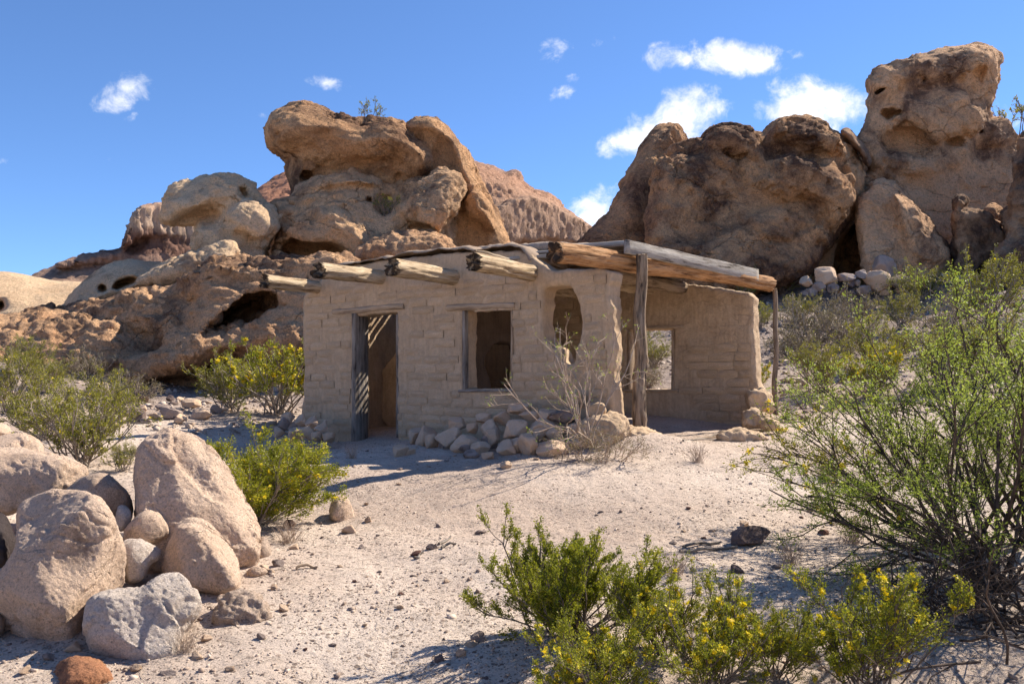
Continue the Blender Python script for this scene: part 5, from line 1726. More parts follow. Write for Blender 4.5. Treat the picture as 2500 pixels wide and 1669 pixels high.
    for kk_, fm in (('dark', 'dark stone on the flat below the cave, %s from the left'), ('grey', 'grey stone on the flat below the cave, %s from the left'), ('tan', 'tan stone on the flat below the cave, %s from the left')):
        ordinal([o_ for o_ in COL.objects if o_.name.startswith('loose_stone') and o_['label'] == kk_ + ' stone on the flat below the black cave'], fm)
    # stones on the open dirt
    one = [(320, 402, 535, 597, 'tan', 'pale flat stone in front of the lone angular boulder'), (445, 492, 488, 532, 'tan', 'small pale stone behind the pale flat stone'), (715, 767, 683, 722, 'red', 'small brown stone beside the scattered sticks'), (803, 872, 648, 694, 'dark', 'dark blocky stone beside the scattered sticks'), (1058, 1132, 1153, 1218, 'grey', 'upright grey stone under the near creosote'), (1020, 1102, 1208, 1262, 'tan', 'flat pale stone in front of the upright grey one'), (968, 1027, 1253, 1304, 'tan', 'pale stone at the shadow edge of the near creosote'), (845, 902, 1283, 1340, 'dark', 'dark stone at the shadow edge near the bottom')]
    ox, oy, s = CROPS['7']
    for (a, b, c, e, k, lb) in one:
        stone(ox + a / s, ox + b / s, oy + c / s, oy + e / s, None, k, lb, None, 'loose_stone')
    stone(1785, 1875, 1282, 1336, None, 'dark', 'large dark basalt stone on the path at right', None, 'loose_stone')
    stone(1802, 1826, 1268, 1290, None, 'tan', 'small pale stone just behind the large dark basalt stone', None, 'loose_stone')
    stone(1780, 1816, 1378, 1404, None, 'dark', 'black stone between the dark basalt stone and the flowering bush', None, 'loose_stone')
    stone(462, 496, 1588, 1616, None, 'tan', 'white stone in front of the whitish boulder', None, 'loose_stone')
    stone(385, 430, 1635, 1660, None, 'grey', 'grey stone near the bottom edge right of the rust boulder', None, 'loose_stone')
    stone(690, 722, 1268, 1290, None, 'red', 'dark red stone under the bright green bush', None, 'loose_stone')
    stone(835, 872, 1282, 1304, None, 'tan', 'pale stone right of the bright green bush foot', None, 'loose_stone')
    g7 = 'broken stones among the near boulders'
    for i, (px, row, w, k, lb) in enumerate([(300, 1330, 46, 'tan', 'broken stone wedged between the largest and the pale angular boulder'), (352, 1352, 30, 'grey', 'grey chip on top of the pale angular boulder'), (392, 1362, 34, 'tan', 'broken stone at the left foot of the rounded boulder'), (370, 1400, 36, 'tan', 'broken stone behind the whitish boulder'),
                                             (330, 1420, 28, 'red', 'reddish chip behind the whitish boulder'), (560, 1446, 40, 'tan', 'broken stone between the rounded and the porous boulder'), (520, 1452, 28, 'tan', 'small broken stone left of the porous boulder'), (640, 1400, 44, 'tan', 'broken stone in front of the wedge boulder right foot'),
                                             (680, 1380, 34, 'grey', 'grey broken stone right of the wedge boulder'), (668, 1440, 30, 'tan', 'small broken stone right of the rounded boulder'), (690, 1490, 36, 'tan', 'broken stone right of the porous boulder'), (640, 1560, 30, 'grey', 'grey broken stone in front of the porous boulder'),
                                             (500, 1570, 40, 'tan', 'broken stone at the right foot of the whitish boulder'), (180, 1590, 44, 'tan', 'broken stone in the shade left of the rust boulder'), (120, 1610, 34, 'grey', 'grey broken stone in the shade of the largest boulder'), (330, 1640, 38, 'tan', 'broken stone between the rust and whitish boulders'),
                                             (720, 1340, 30, 'tan', 'broken stone under the bright green bush edge'), (560, 1640, 26, 'tan', 'small broken stone near the bottom edge'), (60, 1640, 40, 'tan', 'broken stone at the bottom left corner')]):
        p = hit(px, row)
        s_ = w / 2 * p[1] / F
        o = obj('broken_stone', ST[k][SR.randrange(len(ST[k]))])
        o.scale = (s_, s_ * SR.uniform(0.75, 1.0), s_ * SR.uniform(0.55, 0.8))
        o.rotation_euler = (SR.uniform(-.3, .3), SR.uniform(-.3, .3), SR.uniform(0, 6.28))
        o.location = (p[0], p[1], p[2] + s_ * 0.25)
        tag(o, lb, 'stone', g7)
    g5 = 'small loose stones strewn over the open dirt'
    LM = [(830, 1240, 'lone angular boulder'), (590, 1490, 'porous boulder'), (640, 1160, 'bright green bush'), (1420, 1450, 'near dark green bush'), (1830, 1310, 'dark basalt stone'), (1060, 1345, 'scattered sticks'),
          (910, 1090, 'doorway'), (1250, 1110, 'wall-foot rubble'), (1565, 1095, 'porch post'), (2280, 1460, 'mesquite foot'), (1750, 1560, 'bottom flowering bush'), (900, 1500, 'shadow at the bottom edge'), (1180, 1230, 'trodden path'), (1650, 1200, 'open room forecourt')]
    LM2 = [(1893, 900, 'thin pole'), (1985, 840, 'large dry brown shrub'), (2060, 720, 'triangular slab boulder'), (1800, 740, 'big boulder'), (2280, 730, 'notched block'), (2150, 900, 'arching creosote'), (2420, 800, 'mesquite crown')]
    rng = random.Random(3)
    n = 0
    while n < 95:
        px, row = rng.uniform(560, 2100), rng.uniform(1090, 1660)
        if 880 < px < 1500 and 1150 < row < 1300 and rng.random() < 0.7:
            continue
        if 1120 < px < 1700 and row > 1380 and rng.random() < 0.5:
            continue
        if px > 1500 and row < 1240 and rng.random() < 0.8:
            continue
        p = hit(px, row)
        if (p[0] > -1.0 and p[1] > 10.3):
            continue
        w = rng.lognormvariate(2.75, 0.35) * (0.75 + 0.5 * (row - 1090) / 560)
        k = rng.choice(['tan', 'grey', 'dark', 'grey', 'red', 'tan', 'tan', 'grey'])
        s_ = w / 2 * p[1] / F
        o = obj('loose_stone', LO[k][rng.randrange(len(LO[k]))])
        o.scale = (s_, s_ * rng.uniform(0.7, 1.1), s_ * rng.uniform(0.45, 0.85))
        o.rotation_euler = (rng.uniform(-.3, .3), rng.uniform(-.3, .3), rng.uniform(0, 6.28))
        o.location = (p[0], p[1], p[2] + s_ * 0.15)
        lm = min(LM, key=lambda q: (q[0] - px) ** 2 + 2.0 * (q[1] - row) ** 2)
        side = ('right of' if px > lm[0] else 'left of') if abs(px - lm[0]) > abs(row - lm[1]) * 1.4 else ('in front of' if row > lm[1] else 'behind')
        sz_ = 'tiny' if w < 15 else ('small' if w < 21 else 'fist-sized')
        tag(o, '%s %s stone on the dirt %s the %s' % (sz_, {'tan': 'tan', 'grey': 'grey', 'dark': 'dark', 'red': 'reddish'}[k], side, lm[2]), 'stone', g5)
        n += 1
    # stones on the hillside right of the ruin
    g6 = 'stones on the slope right of the ruin'
    n = 0
    while n < 70:
        px, row = rng.uniform(1740, 2500), rng.uniform(690, 960)
        p = hit(px, row, 14)
        if p[1] < 14.5 or p[1] > 33:
            continue
        w = rng.lognormvariate(2.75, 0.35)
        k = rng.choice(['grey', 'grey', 'dark', 'tan'])
        s_ = w / 2 * p[1] / F
        o = obj('slope_stone', LO[k][rng.randrange(len(LO[k]))])
        o.scale = (s_, s_ * rng.uniform(0.8, 1.2), s_ * rng.uniform(0.55, 0.9))
        o.rotation_euler = (rng.uniform(-.3, .3), rng.uniform(-.3, .3), rng.uniform(0, 6.28))
        o.location = (p[0], p[1], p[2] + s_ * 0.2)
        lm = min(LM2, key=lambda q: (q[0] - px) ** 2 + 4.0 * (q[1] - row) ** 2)
        side = ('right of' if px > lm[0] else 'left of') if abs(px - lm[0]) > 30 else ('below' if row > lm[1] else 'above')
        tag(o, '%s %s stone on the slope %s the %s' % ('small' if w < 17 else 'larger', k, side, lm[2]), 'stone', g6)
        n += 1


build_stones()


def pebble_base():
    """an eight-sided chip"""
    v = np.array([(1, 0, 0), (0, 1, 0), (-1, 0, 0), (0, -1, 0), (0.25, 0.2, 0.9), (-0.2, 0.1, -0.9)], float)
    f = np.array([(0, 1, 4), (1, 2, 4), (2, 3, 4), (3, 0, 4), (1, 0, 5), (2, 1, 5), (3, 2, 5), (0, 3, 5)])
    return v, f


def pebble_mat():
    m, nt, b, out = new_mat('pebbles')
    at = nt.nodes.new('ShaderNodeAttribute')
    at.attribute_name = 'tint'
    B = NB(nt)
    c = B.ramp(at.outputs['Fac'], [(0.0, (0.085, 0.062, 0.056)), (0.3, (0.20, 0.145, 0.12)), (0.6, (0.38, 0.29, 0.225)), (1.0, (0.58, 0.48, 0.39))])
    B.L(c, b.inputs['Base Color'])
    B.L(B.bump(B.noise(90, 4, 0.7), 0.6, 0.004), b.inputs['Normal'])
    return m


def build_pebbles():
    M_PEB = pebble_mat()
    iv, jf = pebble_base()
    for name, n, r0, r1, half, smin_, smu, sg, lab in [('gravel', 17000, 3.6, 13.0, 36, 0.004, -4.85, 0.55, 'loose gravel and pebbles on the open dirt'),
                                                      ('scree', 7000, 13.5, 32.0, 34, 0.02, -3.15, 0.5, 'dark scree on the slopes behind the ruin')]:
        rs = np.random.RandomState(9 + n)
        r = np.exp(rs.uniform(math.log(r0), math.log(r1), n * 2))
        th = np.radians(rs.uniform(-half, half, n * 2))
        x, y = r * np.sin(th), r * np.cos(th)
        p3 = np.stack([x, y, 0 * x], 1)
        dn = fbm(p3 / 0.9, 3, 77) + 0.35 * rs.normal(size=len(x))
        # keep out of the house footprint and thin out the trodden path
        s = (x - H0[0]) * HU[0] + (y - H0[1]) * HU[1]
        t = (x - H0[0]) * HW[0] + (y - H0[1]) * HW[1]
        inside = (s > -0.1) & (s < 6.2) & (t > -0.1) & (t < DEPTH + 0.4)
        dn[inside] = -9
        path = np.exp(-((x - 0.25) / 1.1) ** 2) * (y > 6.4) * (y < 9.8)
        dn -= path * 0.7
        keep = np.argsort(-dn)[:n]
        x, y = x[keep], y[keep]
        z = gz(x, y)
        sz = np.maximum(np.exp(rs.normal(smu, sg, n)), smin_)
        A = rs.normal(size=(n, 3, 3))
        Q = np.linalg.qr(A)[0]
        sc = np.stack([np.ones(n), rs.uniform(0.6, 1, n), rs.uniform(0.4, 0.8, n)], 1)
        base = iv[None] * (1 + rs.uniform(-0.3, 0.3, (n, 6, 1)))
        v = np.einsum('nij,nkj->nki', Q, base * sc[:, None]) * sz[:, None, None]
        v[:, :, 2] *= 0.75
        v += np.stack([x, y, z + sz * 0.12], 1)[:, None]
        f = jf[None] + (np.arange(n) * 6)[:, None, None]
        tint = np.repeat(np.clip(rs.beta(2.4, 1.2, n), 0, 1), 6)
        o = obj(name, mesh_np(name, v.reshape(-1, 3), f.reshape(-1, 3), M_PEB, smooth=False, tint=tint))
        o['kind'] = 'stuff'
        o['label'] = lab
        o['category'] = 'gravel'


build_pebbles()


# ------------------------------------------------------------------ shrubs
def unit(a):
    return a / (np.linalg.norm(a, axis=-1, keepdims=True) + 1e-9)


def grow(rs, n0, length, spread, levels, lean=(0, 0), up=0.0, wig=0.25, base_r=0.03, fan=(0, 2 * math.pi), nseg=7):
    """levels: list of (children per branch, length ratio, angle, t_from). returns polylines per level from the origin"""
    az = rs.uniform(fan[0], fan[1], n0)
    ti = spread * np.sqrt(rs.uniform(0.02, 1, n0))
    d = np.stack([np.sin(ti) * np.cos(az) + lean[0], np.sin(ti) * np.sin(az) + lean[1], np.cos(ti)], 1)
    d = unit(d)
    st = np.stack([rs.normal(0, base_r, n0), rs.normal(0, base_r, n0), np.zeros(n0)], 1)
    L = length * rs.uniform(0.65, 1.1, n0)
    out = []

    def run(st, d, L, ns, wig, up):
        pts = [st]
        p = st
        for _ in range(ns):
            d = unit(d + rs.normal(0, wig, d.shape) / math.sqrt(ns) + np.array([0, 0, up / ns]))
            p = p + d * (L / ns)[:, None]
            pts.append(p)
        return np.stack(pts, 1)
    pl = run(st, d, L, nseg, wig, up)
    out.append(pl)
    for (m, ratio, ang, t0) in levels:
        B = len(pl)
        ns = pl.shape[1] - 1
        t = rs.uniform(t0, 1.0, (B, m)) * ns
        k = np.minimum(t.astype(int), ns - 1)
        f = t - k
        bi = np.arange(B)[:, None]
        a, b = pl[bi, k], pl[bi, k + 1]
        st = (a + (b - a) * f[..., None]).reshape(-1, 3)
        dr = unit(b - a).reshape(-1, 3)
        pr = unit(np.cross(dr, rs.normal(size=dr.shape)))
        an = ang * rs.uniform(0.5, 1.3, len(dr))
        d = dr * np.cos(an)[:, None] + pr * np.sin(an)[:, None]
        L = np.repeat(L, m) * ratio * rs.uniform(0.6, 1.2, len(dr)) * (1.15 - 0.5 * (t.ravel() / ns))
        pl = run(st, d, L, 4, wig, up)
        out.append(pl)
    return out


def tubes(polys, radii, sides=(5, 4, 3, 3)):
    vs, qs, b = [], [], 0
    for lv, pl in enumerate(polys):
        if lv >= 2:
            pl = pl[:, ::2]
        r0, r1 = radii[min(lv, len(radii) - 1)]
        B, n = pl.shape[:2]
        s = sides[min(lv, len(sides) - 1)]
        d = unit(np.gradient(pl, axis=1))
        ref = np.where(np.abs(d[..., 2:3]) > 0.9, np.array([1.0, 0, 0]), np.array([0, 0, 1.0]))
        e1 = unit(np.cross(d, ref))
        e2 = np.cross(d, e1)
        rr = np.linspace(r0, r1, n)[None, :, None]
        a = np.arange(s) * 2 * math.pi / s
        v = pl[:, :, None] + (e1[:, :, None] * np.cos(a)[:, None] + e2[:, :, None] * np.sin(a)[:, None]) * rr[..., None]
        vs.append(v.reshape(-1, 3))
        base = b + (np.arange(B)[:, None, None] * n + np.arange(n - 1)[None, :, None]) * s
        i = base + np.arange(s)
        j = base + (np.arange(s) + 1) % s
        qs.append(np.stack([i, j, j + s, i + s], -1).reshape(-1, 4))
        b += B * n * s
    return np.concatenate(vs), np.concatenate(qs)


def leaves(rs, pl, per, size, t0=0.15, asp=0.5, jit=0.012, along=0.6, tips=False, grad=0.25):
    """diamond leaves along polylines"""
    B, n = pl.shape[:2]
    t = rs.uniform(t0, 1.0, (B, per)) * (n - 1)
    if tips:
        t = (1 - rs.uniform(0, 1, (B, per)) ** 2 * (1 - t0)) * (n - 1)
    k = np.minimum(t.astype(int), n - 2)
    f = (t - k)[..., None]
    bi = np.arange(B)[:, None]
    a, b = pl[bi, k], pl[bi, k + 1]
    c = (a + (b - a) * f).reshape(-1, 3) + rs.normal(0, jit, (B * per, 3))
    dr = unit(b - a).reshape(-1, 3)
    ax = unit(dr * along + rs.normal(0, 0.6, dr.shape) + np.array([0, 0, 0.15]))
    sd = unit(np.cross(ax, rs.normal(size=ax.shape)))
    s = size * rs.uniform(0.6, 1.3, len(c))[:, None]
    v = np.stack([c, c + ax * s * 0.5 + sd * s * asp * 0.5, c + ax * s, c + ax * s * 0.5 - sd * s * asp * 0.5], 1)
    q = np.arange(len(c) * 4).reshape(-1, 4)
    clump = np.repeat(rs.uniform(0, 1, B), per)
    tint = np.clip(0.55 * rs.uniform(0, 1, len(c)) + 0.45 * clump + grad * 0 * t.ravel(), 0, 1)
    return v.reshape(-1, 3), q, np.repeat(tint, 4)


def blossoms(rs, pl, n, size):
    B = len(pl)
    sub = rs.choice(B, max(6, B // 9), replace=False)
    bi = sub[rs.randint(0, len(sub), n)]
    k = rs.randint(max(1, pl.shape[1] - 3), pl.shape[1], n)
    c = pl[bi, k] + rs.normal(0, size * 0.5, (n, 3))
    vs, ts = [], []
    nrm = unit(rs.normal(size=(n, 3)) + np.array([0.2, -0.5, 0.9]))
    e1 = unit(np.cross(nrm, rs.normal(size=(n, 3))))
    e2 = np.cross(nrm, e1)
    tint = rs.uniform(0, 1, n)
    for p in range(5):
        a = p * 2 * math.pi / 5
        u = e1 * math.cos(a) + e2 * math.sin(a)
        w = -e1 * math.sin(a) + e2 * math.cos(a)
        s = size
        vs.append(np.stack([c, c + (u * 0.6 + w * 0.35 + nrm * 0.2) * s, c + (u + nrm * 0.35) * s, c + (u * 0.6 - w * 0.35 + nrm * 0.2) * s], 1))
        ts.append(tint)
    v = np.concatenate(vs).reshape(-1, 3)
    return v, np.arange(len(v)).reshape(-1, 4), np.repeat(np.concatenate(ts), 4)


def shrub_parts(rs, spec):
    polys = grow(rs, **spec['grow'])
    parts = []
    tv, tq = tubes(polys, spec['radii'])
    parts.append(('branches', mesh_np('branches', tv, tq, spec['stem'])))
    if spec.get('leaf'):
        lv, lq, lt = [], [], []
        b = 0
        for (lev, per, size, kw) in spec['leaves']:
            v, q, t = leaves(rs, polys[lev], per, size, **kw)
            lv.append(v)
            lq.append(q + b)
            lt.append(t)
            b += len(v)
        parts.append(('foliage', mesh_np('foliage', np.concatenate(lv), np.concatenate(lq), spec['leaf'], smooth=False, tint=np.concatenate(lt))))
    if spec.get('flowers'):
        v, q, t = blossoms(rs, polys[-1], *spec['flowers'])
        parts.append(('flowers', mesh_np('flowers', v, q, M_FLOWER, smooth=False, tint=t)))
    return parts


def plant(name, parts, loc, label, cat='bush', group=None, rz=0.0, scale=1.0):
    o = empty(name, tuple(loc), rz)
    o.scale = (scale,) * 3 if isinstance(scale, (int, float)) else scale
    tag(o, label, cat, group)
    for nm, me in parts:
        c = obj(nm, me, o)
        if nm != 'branches':
            c['kind'] = 'stuff'
    return o


def build_plants():
    R_ = np.random.RandomState
    # bright green creosote left of the door
    sp = dict(grow=dict(n0=46, length=0.60, spread=1.25, levels=[(5, 0.55, 0.6, 0.25), (5, 0.5, 0.6, 0.2)], up=0.35, wig=0.3, base_r=0.06),
              radii=[(0.007, 0.004), (0.004, 0.002), (0.0022, 0.001)], stem=M_STEMG, leaf=M_CREOY,
              leaves=[(2, 46, 0.0175, dict(t0=0.05, jit=0.014)), (1, 22, 0.0165, dict(t0=0.3, jit=0.014))], flowers=(900, 0.011))
    b = hit(625, 1282)
    plant('creosote_bush', shrub_parts(R_(1), sp), b, 'bright yellow-green creosote bush right of the wedge boulder', rz=0.3, scale=(1.32, 1.0, 1.08))
    # left bushes behind the boulders
    sp2 = dict(grow=dict(n0=26, length=0.75, spread=1.0, levels=[(5, 0.5, 0.6, 0.25), (5, 0.5, 0.6, 0.2)], up=0.3, wig=0.35, base_r=0.06),
               radii=[(0.010, 0.005), (0.005, 0.0025), (0.003, 0.0015)], stem=M_STEMG, leaf=M_CREO,
               leaves=[(2, 15, 0.024, dict(t0=0.15))], flowers=(40, 0.014))
    V2 = [shrub_parts(R_(20 + k), sp2) for k in range(3)]
    spd = dict(grow=dict(n0=30, length=0.6, spread=1.25, levels=[(5, 0.6, 0.7, 0.2), (4, 0.5, 0.7, 0.2)], up=0.15, wig=0.5, base_r=0.07),
               radii=[(0.009, 0.005), (0.005, 0.0025), (0.003, 0.0015)], stem=M_STEMG, leaf=M_DRYLEAF,
               leaves=[(2, 5, 0.026, dict(t0=0.2))])
    VD = [shrub_parts(R_(30 + k), spd) for k in range(2)]
    spy = dict(grow=dict(n0=26, length=0.9, spread=0.9, levels=[(5, 0.5, 0.6, 0.25), (5, 0.5, 0.6, 0.2)], up=0.25, wig=0.4, base_r=0.08),
               radii=[(0.010, 0.005), (0.005, 0.0025), (0.003, 0.0015)], stem=M_STEMG, leaf=M_CREOY,
               leaves=[(2, 17, 0.030, dict(t0=0.2))], flowers=(700, 0.022))
    VY = [shrub_parts(R_(40 + k), spy) for k in range(2)]
    gl = 'creosote bushes behind the near boulders'
    for (px, row, V, s, lb, rz) in [
        (190, 1140, V2[0], 1.45, 'olive creosote bush right behind the flat-topped boulder', 0.2), (95, 1075, V2[1], 1.35, 'olive creosote bush at the far left behind the rounded boulder', 1.4),
        (20, 1010, V2[2], 1.5, 'creosote bush cut by the left frame edge', 2.2), (265, 1030, V2[1], 1.35, 'taller olive creosote bush below the shallow alcove', 3.3),
        (330, 985, VD[0], 1.25, 'dry grey shrub at the foot of the dark massif', 0.5), (130, 960, V2[0], 1.2, 'creosote bush on the stony slope under the massif', 4.4), (215, 930, VD[1], 1.3, 'dry brush in front of the alcove', 1.0),
        (300, 1150, V2[2], 0.5, 'small creosote sprig between the shaded and wedge boulders', 1.0), (60, 915, V2[1], 1.2, 'far creosote bush on the pale slope at left', .4), (255, 905, VD[0], 1.0, 'wispy grass-like shrub beside the alcove', 2.0)]:
        plant('creosote_bush' if V not in VD else 'dry_shrub', V, hit(px, row), lb, group=gl, rz=rz, scale=s * 0.74)
    # flowering bush against the left corner of the ruin
    plant('creosote_bush', VY[0], P(680, 1010, 15.3), 'yellow-flowered creosote bush at the left wall of the ruin', rz=0.5, scale=1.35)
    plant('creosote_bush', V2[2], P(560, 1003, 15.6), 'dark creosote bush in the shade of the undercut rock', rz=2.5, scale=1.15)
    # foreground creosote
    spf = dict(grow=dict(n0=44, length=0.56, spread=1.3, levels=[(7, 0.5, 0.5, 0.25), (7, 0.42, 0.5, 0.15)], lean=(-0.12, 0), up=0.6, wig=0.22, base_r=0.06),
               radii=[(0.006, 0.0035), (0.003, 0.0015), (0.0016, 0.0008)], stem=M_STEM, leaf=M_CREOF,
               leaves=[(2, 29, 0.0132, dict(t0=0.03, asp=0.55, jit=0.006, along=0.9)), (1, 10, 0.0135, dict(t0=0.6, jit=0.006))])
    b = hit(1420, 1560)
    plant('creosote_bush', shrub_parts(R_(50), spf), b, 'near dark green creosote bush with upright leafy twigs', rz=0.0, scale=(1.15, 0.9, 0.98))
    spg = dict(grow=dict(n0=22, length=0.5, spread=0.95, levels=[(6, 0.5, 0.55, 0.25), (6, 0.45, 0.55, 0.15)], up=0.35, wig=0.3, base_r=0.05),
               radii=[(0.005, 0.003), (0.003, 0.0015), (0.0016, 0.0008)], stem=M_STEM, leaf=M_CREOF,
               leaves=[(2, 24, 0.0125, dict(t0=0.05, asp=0.55, jit=0.008, along=0.5)), (1, 10, 0.0125, dict(t0=0.6, jit=0.008))], flowers=(420, 0.014))
    GF = [shrub_parts(R_(60 + k), spg) for k in range(3)]
    for (px, row, V, s, lb, rz) in [(1470, 1740, GF[0], 0.92, 'flowering creosote at the bottom edge in front of the dark green bush', 0.3), (1740, 1700, GF[1], 0.95, 'flowering creosote at the bottom edge left of the cactus shade', 1.9),
                                    (2130, 1720, GF[2], 1.08, 'flowering creosote at the bottom right under the mesquite', 0.9), (1900, 1650, GF[0], 0.72, 'sparser creosote between the two bottom flowering bushes', 3.0), (1610, 1600, GF[1], .8, 'flowering creosote touching the right side of the dark green bush', 4.0)]:
        plant('creosote_bush', V, hit(px, row), lb, rz=rz, scale=s)
    # big mesquite on the right
    spm = dict(grow=dict(n0=26, length=1.75, spread=1.0, levels=[(7, 0.5, 0.55, 0.2), (7, 0.42, 0.65, 0.15)], lean=(-0.36, 0.12), up=0.15, wig=0.38, base_r=0.12, nseg=9),
               radii=[(0.015, 0.005), (0.0055, 0.0022), (0.0026, 0.0011)], stem=M_STEMD, leaf=M_MESQ,
               leaves=[(2, 26, 0.023, dict(t0=0.1, asp=0.36, jit=0.016, along=0.3)), (1, 12, 0.022, dict(t0=0.5, asp=0.36, jit=0.012))])
    b = hit(2425, 1440)
    plant('mesquite_bush', shrub_parts(R_(70), spm), b, 'large spreading mesquite with black stems at right', rz=0.0, scale=1.0)
    spm2 = dict(spm)
    spm2['grow'] = dict(spm['grow'], n0=20, length=1.6, lean=(0.0, 0.0), up=0.3)
    b = hit(2480, 1330)
    plant('mesquite_bush', shrub_parts(R_(71), spm2), b, 'upright light green mesquite at the right frame edge', rz=0.0, scale=1.15)
    # dead branches under the mesquite
    spx = dict(grow=dict(n0=60, length=0.85, spread=1.5, levels=[(5, 0.5, 0.8, 0.15), (3, 0.5, 0.8, 0.2)], up=-0.25, wig=0.8, base_r=0.28), radii=[(0.008, 0.004), (0.004, 0.002), (0.002, 0.001)], stem=M_STEMD)
    plant('dead_brush', shrub_parts(R_(72), spx), hit(2420, 1520), 'tangle of dead black branches under the mesquite', 'brush')
    # creosote with long arching stems in front of the thin pole
    spa = dict(grow=dict(n0=12, length=1.3, spread=0.75, levels=[(6, 0.4, 0.6, 0.35), (5, 0.5, 0.6, 0.2)], lean=(-0.62, 0.25), up=-0.1, wig=0.35, base_r=0.05, nseg=9),
               radii=[(0.009, 0.004), (0.004, 0.002), (0.002, 0.001)], stem=M_STEMD, leaf=M_CREO,
               leaves=[(2, 16, 0.020, dict(t0=0.15))], flowers=(200, 0.016))
    plant('creosote_bush', shrub_parts(R_(73), spa), hit(2260, 1330), 'arching creosote reaching left towards the open room', rz=0.0, scale=1.05)
    # bare spindly bush at the broken corner
    spb = dict(grow=dict(n0=11, length=1.02, spread=0.9, levels=[(4, 0.5, 0.6, 0.3), (4, 0.45, 0.7, 0.3)], lean=(-0.22, -0.1), up=0.1, wig=0.45, base_r=0.02),
               radii=[(0.008, 0.0035), (0.004, 0.002), (0.0022, 0.0012)], stem=M_STEMP, leaf=M_MESQ,
               leaves=[(2, 3, 0.026, dict(t0=0.5, asp=0.3, jit=0.012))])
    plant('bare_bush', shrub_parts(R_(80), spb), P(1432, 1090, 10.05), 'nearly leafless spindly bush before the broken corner', rz=0.0, scale=1.3)
    spt = dict(grow=dict(n0=34, length=0.55, spread=1.55, levels=[(5, 0.5, 0.7, 0.2), (4, 0.5, 0.7, 0.2)], lean=(0.1, -0.3), up=-0.12, wig=0.6, base_r=0.16),
               radii=[(0.006, 0.003), (0.003, 0.0015), (0.0018, 0.001)], stem=M_STEMP, leaf=M_DRYLEAF,
               leaves=[(2, 5, 0.020, dict(t0=0.2, asp=0.4))])
    plant('dry_brush', shrub_parts(R_(81), spt), hit(1450, 1128), 'low tangle of dry twigs sprawling below the spindly bush', 'brush', rz=0.2, scale=(1.0, 1.0, .75))
    # slope bushes right of and behind the ruin
    gs = 'bushes on the slope right of the ruin'
    slope = [(1790, 745, V2[0], 1.7, 'green creosote at the foot of the big boulder'), (1905, 720, V2[1], 1.6, 'creosote just right of the roof log end'), (1790, 870, V2[2], 1.1, 'creosote seen between the ruin and the thin pole'),
             (1985, 850, VD[0], 2.3, 'large dry brown shrub right of the thin pole'), (2080, 800, VD[1], 2.0, 'dry shrub on the slope below the triangular slab'), (2250, 745, V2[0], 1.8, 'green shrub below the notched block'),
             (2150, 905, V2[1], 1.6, 'green creosote behind the arching creosote'), (2330, 860, VD[0], 1.9, 'dry shrub behind the big mesquite'), (2420, 780, V2[2], 2.2, 'green shrub at the right edge of the slope'),
             (1830, 960, VY[1], 0.8, 'yellow-flowered bush at the foot of the thin pole'), (1600, 900, V2[0], 1.0, 'green bush seen through the back window'), (1585, 945, VD[1], 0.9, 'dry twiggy bush seen through the back window'), (1560, 850, V2[1], 1.0, 'upper bush seen through the back window'),
             (2000, 960, V2[2], 1.3, 'olive bush on the flat right of the ruin'), (2130, 980, VY[1], 1.1, 'yellow-flowered bush behind the arching creosote'), (2290, 1000, V2[0], 1.5, 'leafy bush behind the mesquite crown'), (2440, 950, V2[1], 1.6, 'leafy bush at the right frame edge behind the mesquite'),
             (1960, 690, V2[2], 1.2, 'small creosote left of the fallen stones'), (2210, 700, VD[1], 1.0, 'small dry shrub under the notched block'), (1720, 800, VD[0], 1.5, 'dry shrub behind the right end of the ruin'), (2120, 700, V2[1], 0.8, 'tiny shrub right of the largest fallen stone'),
             (1960, 790, V2[0], 1.2, 'yellow-green scrub between the thin pole and the fallen stones'), (2060, 860, VD[1], 1.7, 'dry scrub low on the slope behind the arching creosote'), (2200, 800, V2[2], 1.3, 'yellow-green scrub below the triangular slab'), (1930, 880, VD[0], 1.3, 'dry scrub right behind the thin pole'), (2350, 770, VD[1], 1.4, 'dry scrub under the dark rock at right'), (1850, 800, V2[1], 1.0, 'low scrub left of the thin pole on the slope')]
    for i, (px, row, V, s, lb) in enumerate(slope):
        nm = 'dry_shrub' if V in VD else 'creosote_bush'
        p = hit(px, row, 14.6)
        plant(nm, V, p, lb, group=gs, rz=i * 1.7, scale=s * 0.82)
    # dry grass tufts
    spt2 = dict(grow=dict(n0=70, length=0.22, spread=0.8, levels=[(1, 0.5, 0.3, 0.4)], up=0.05, wig=0.25, base_r=0.03, nseg=4), radii=[(0.0016, 0.0006), (0.001, 0.0005)], stem=M_STEMP)
    VT = [shrub_parts(R_(95 + k), spt2) for k in range(2)]
    for i, (px, row, sc_, lb) in enumerate([(452, 1592, 0.7, 'dry straw tuft against the whitish boulder'), (705, 1330, 1.0, 'dry straw tuft under the bright green bush'), (560, 1290, 0.9, 'dry straw tuft behind the wedge boulder foot'), (1650, 1410, 0.9, 'dry straw tuft right of the near dark green bush'),
                                            (1930, 1380, 1.0, 'dry straw tuft between the basalt stone and the mesquite'), (2080, 1330, 1.2, 'dry straw tuft at the left edge of the mesquite shade'), (1700, 1130, 1.0, 'dry straw tuft on the open forecourt'), (2020, 1160, 1.2, 'dry straw tuft under the arching creosote'), (860, 1120, 0.8, 'dry straw tuft in the house shadow')]):
        plant('grass_tuft', VT[i % 2], hit(px, row), lb, 'grass', 'dry straw tufts on the dirt', rz=i * 1.1, scale=sc_)
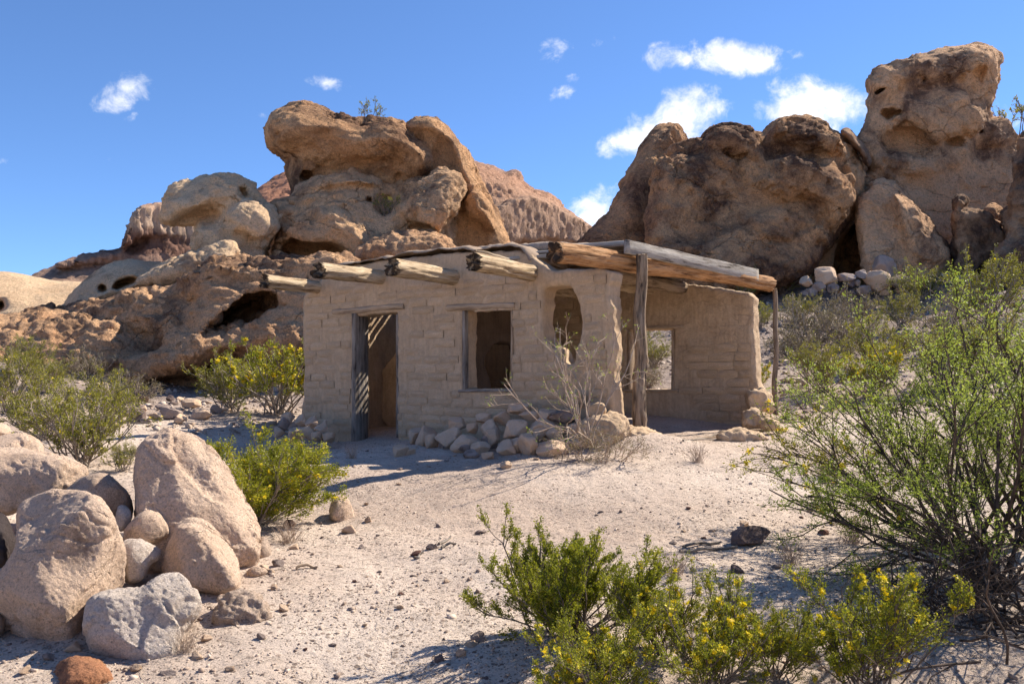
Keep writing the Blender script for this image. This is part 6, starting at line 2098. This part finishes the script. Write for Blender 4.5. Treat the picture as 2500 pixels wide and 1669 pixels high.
    # plants on the rocks
    sps = dict(grow=dict(n0=9, length=0.8, spread=0.7, levels=[(4, 0.5, 0.6, 0.3), (3, 0.5, 0.6, 0.3)], up=0.3, wig=0.4, base_r=0.25), radii=[(0.012, 0.006), (0.006, 0.004), (0.004, 0.002)], stem=M_STEM, leaf=M_CREO, leaves=[(2, 6, 0.05, dict(t0=0.2))])
    VS_ = shrub_parts(R_(90), sps)
    plant('rock_shrub', VS_, P(890, 302, 28.0), 'wispy shrub growing on top of the cap rock', scale=0.9)
    plant('rock_shrub', VS_, P(938, 530, 25.6), 'grassy plant in the dark cleft of the middle shelf', rz=1, scale=0.8)
    plant('rock_shrub', VS_, P(2500, 330, 34.0), 'dark shrub on the skyline at the right frame edge', rz=2, scale=1.7)


build_plants()


def build_sticks():
    rng = random.Random(8)
    sticks = [(1690, 1075, 1880, 1050, 'long thin stick on the floor of the open room'), (1668, 1078, 1750, 1076, 'short dark stick at the edge of the open room'), (1730, 1070, 1760, 1056, 'dark stick leaning on the adobe remnant'),
              (1078, 1345, 1112, 1335, 'pale split stick beside the dark blocky stone'), (1012, 1368, 1032, 1356, 'white splinter beside the small brown stone'), (1072, 1332, 1100, 1316, 'thin twig behind the dark blocky stone'),
              (1660, 1352, 1800, 1340, 'pale stick lying left of the dark basalt stone'), (1668, 1338, 1760, 1330, 'brown stick behind the pale stick'), (722, 1391, 775, 1393, 'flat reddish wood chip in front of the porous boulder')]
    for i, (a, b, c, d, lb) in enumerate(sticks):
        p, q = hit(a, b), hit(c, d)
        L = float(np.linalg.norm(q - p))
        p[2] += 0.012
        q[2] += 0.014
        o = obj('stick', log_mesh('stick', L, 0.013, 0.009, M_PALEWOOD if 'dark' not in lb and 'brown' not in lb else M_GREYWOOD, 800 + i, 0.03, 16, 8, 0.05, 0.01, 1))
        aim(o, p, q)
        tag(o, lb, 'stick')
    # fine litter
    rs = np.random.RandomState(5)
    n = 1500
    px = rs.uniform(300, 2450, n)
    d = np.exp(rs.uniform(math.log(4.2), math.log(11), n))
    x = (px - CX) * d / F
    z = gz(x, d)
    az = rs.uniform(0, 6.28, n)
    L = rs.uniform(0.03, 0.14, n)
    p = np.stack([x, d, z + 0.004], 1)
    e = p + np.stack([np.cos(az) * L, np.sin(az) * L, 0 * L], 1)
    e[:, 2] = gz(e[:, 0], e[:, 1]) + 0.006
    m = (p + e) / 2 + rs.normal(0, 0.006, p.shape)
    v, q = tubes([np.stack([p, m, e], 1)], [(0.0017, 0.001)], (3,))
    o = obj('twig_litter', mesh_np('twig_litter', v, q, M_STEMG))
    o['kind'] = 'stuff'
    o['label'] = 'fine twigs and straw littering the dirt'
    o['category'] = 'litter'


build_sticks()
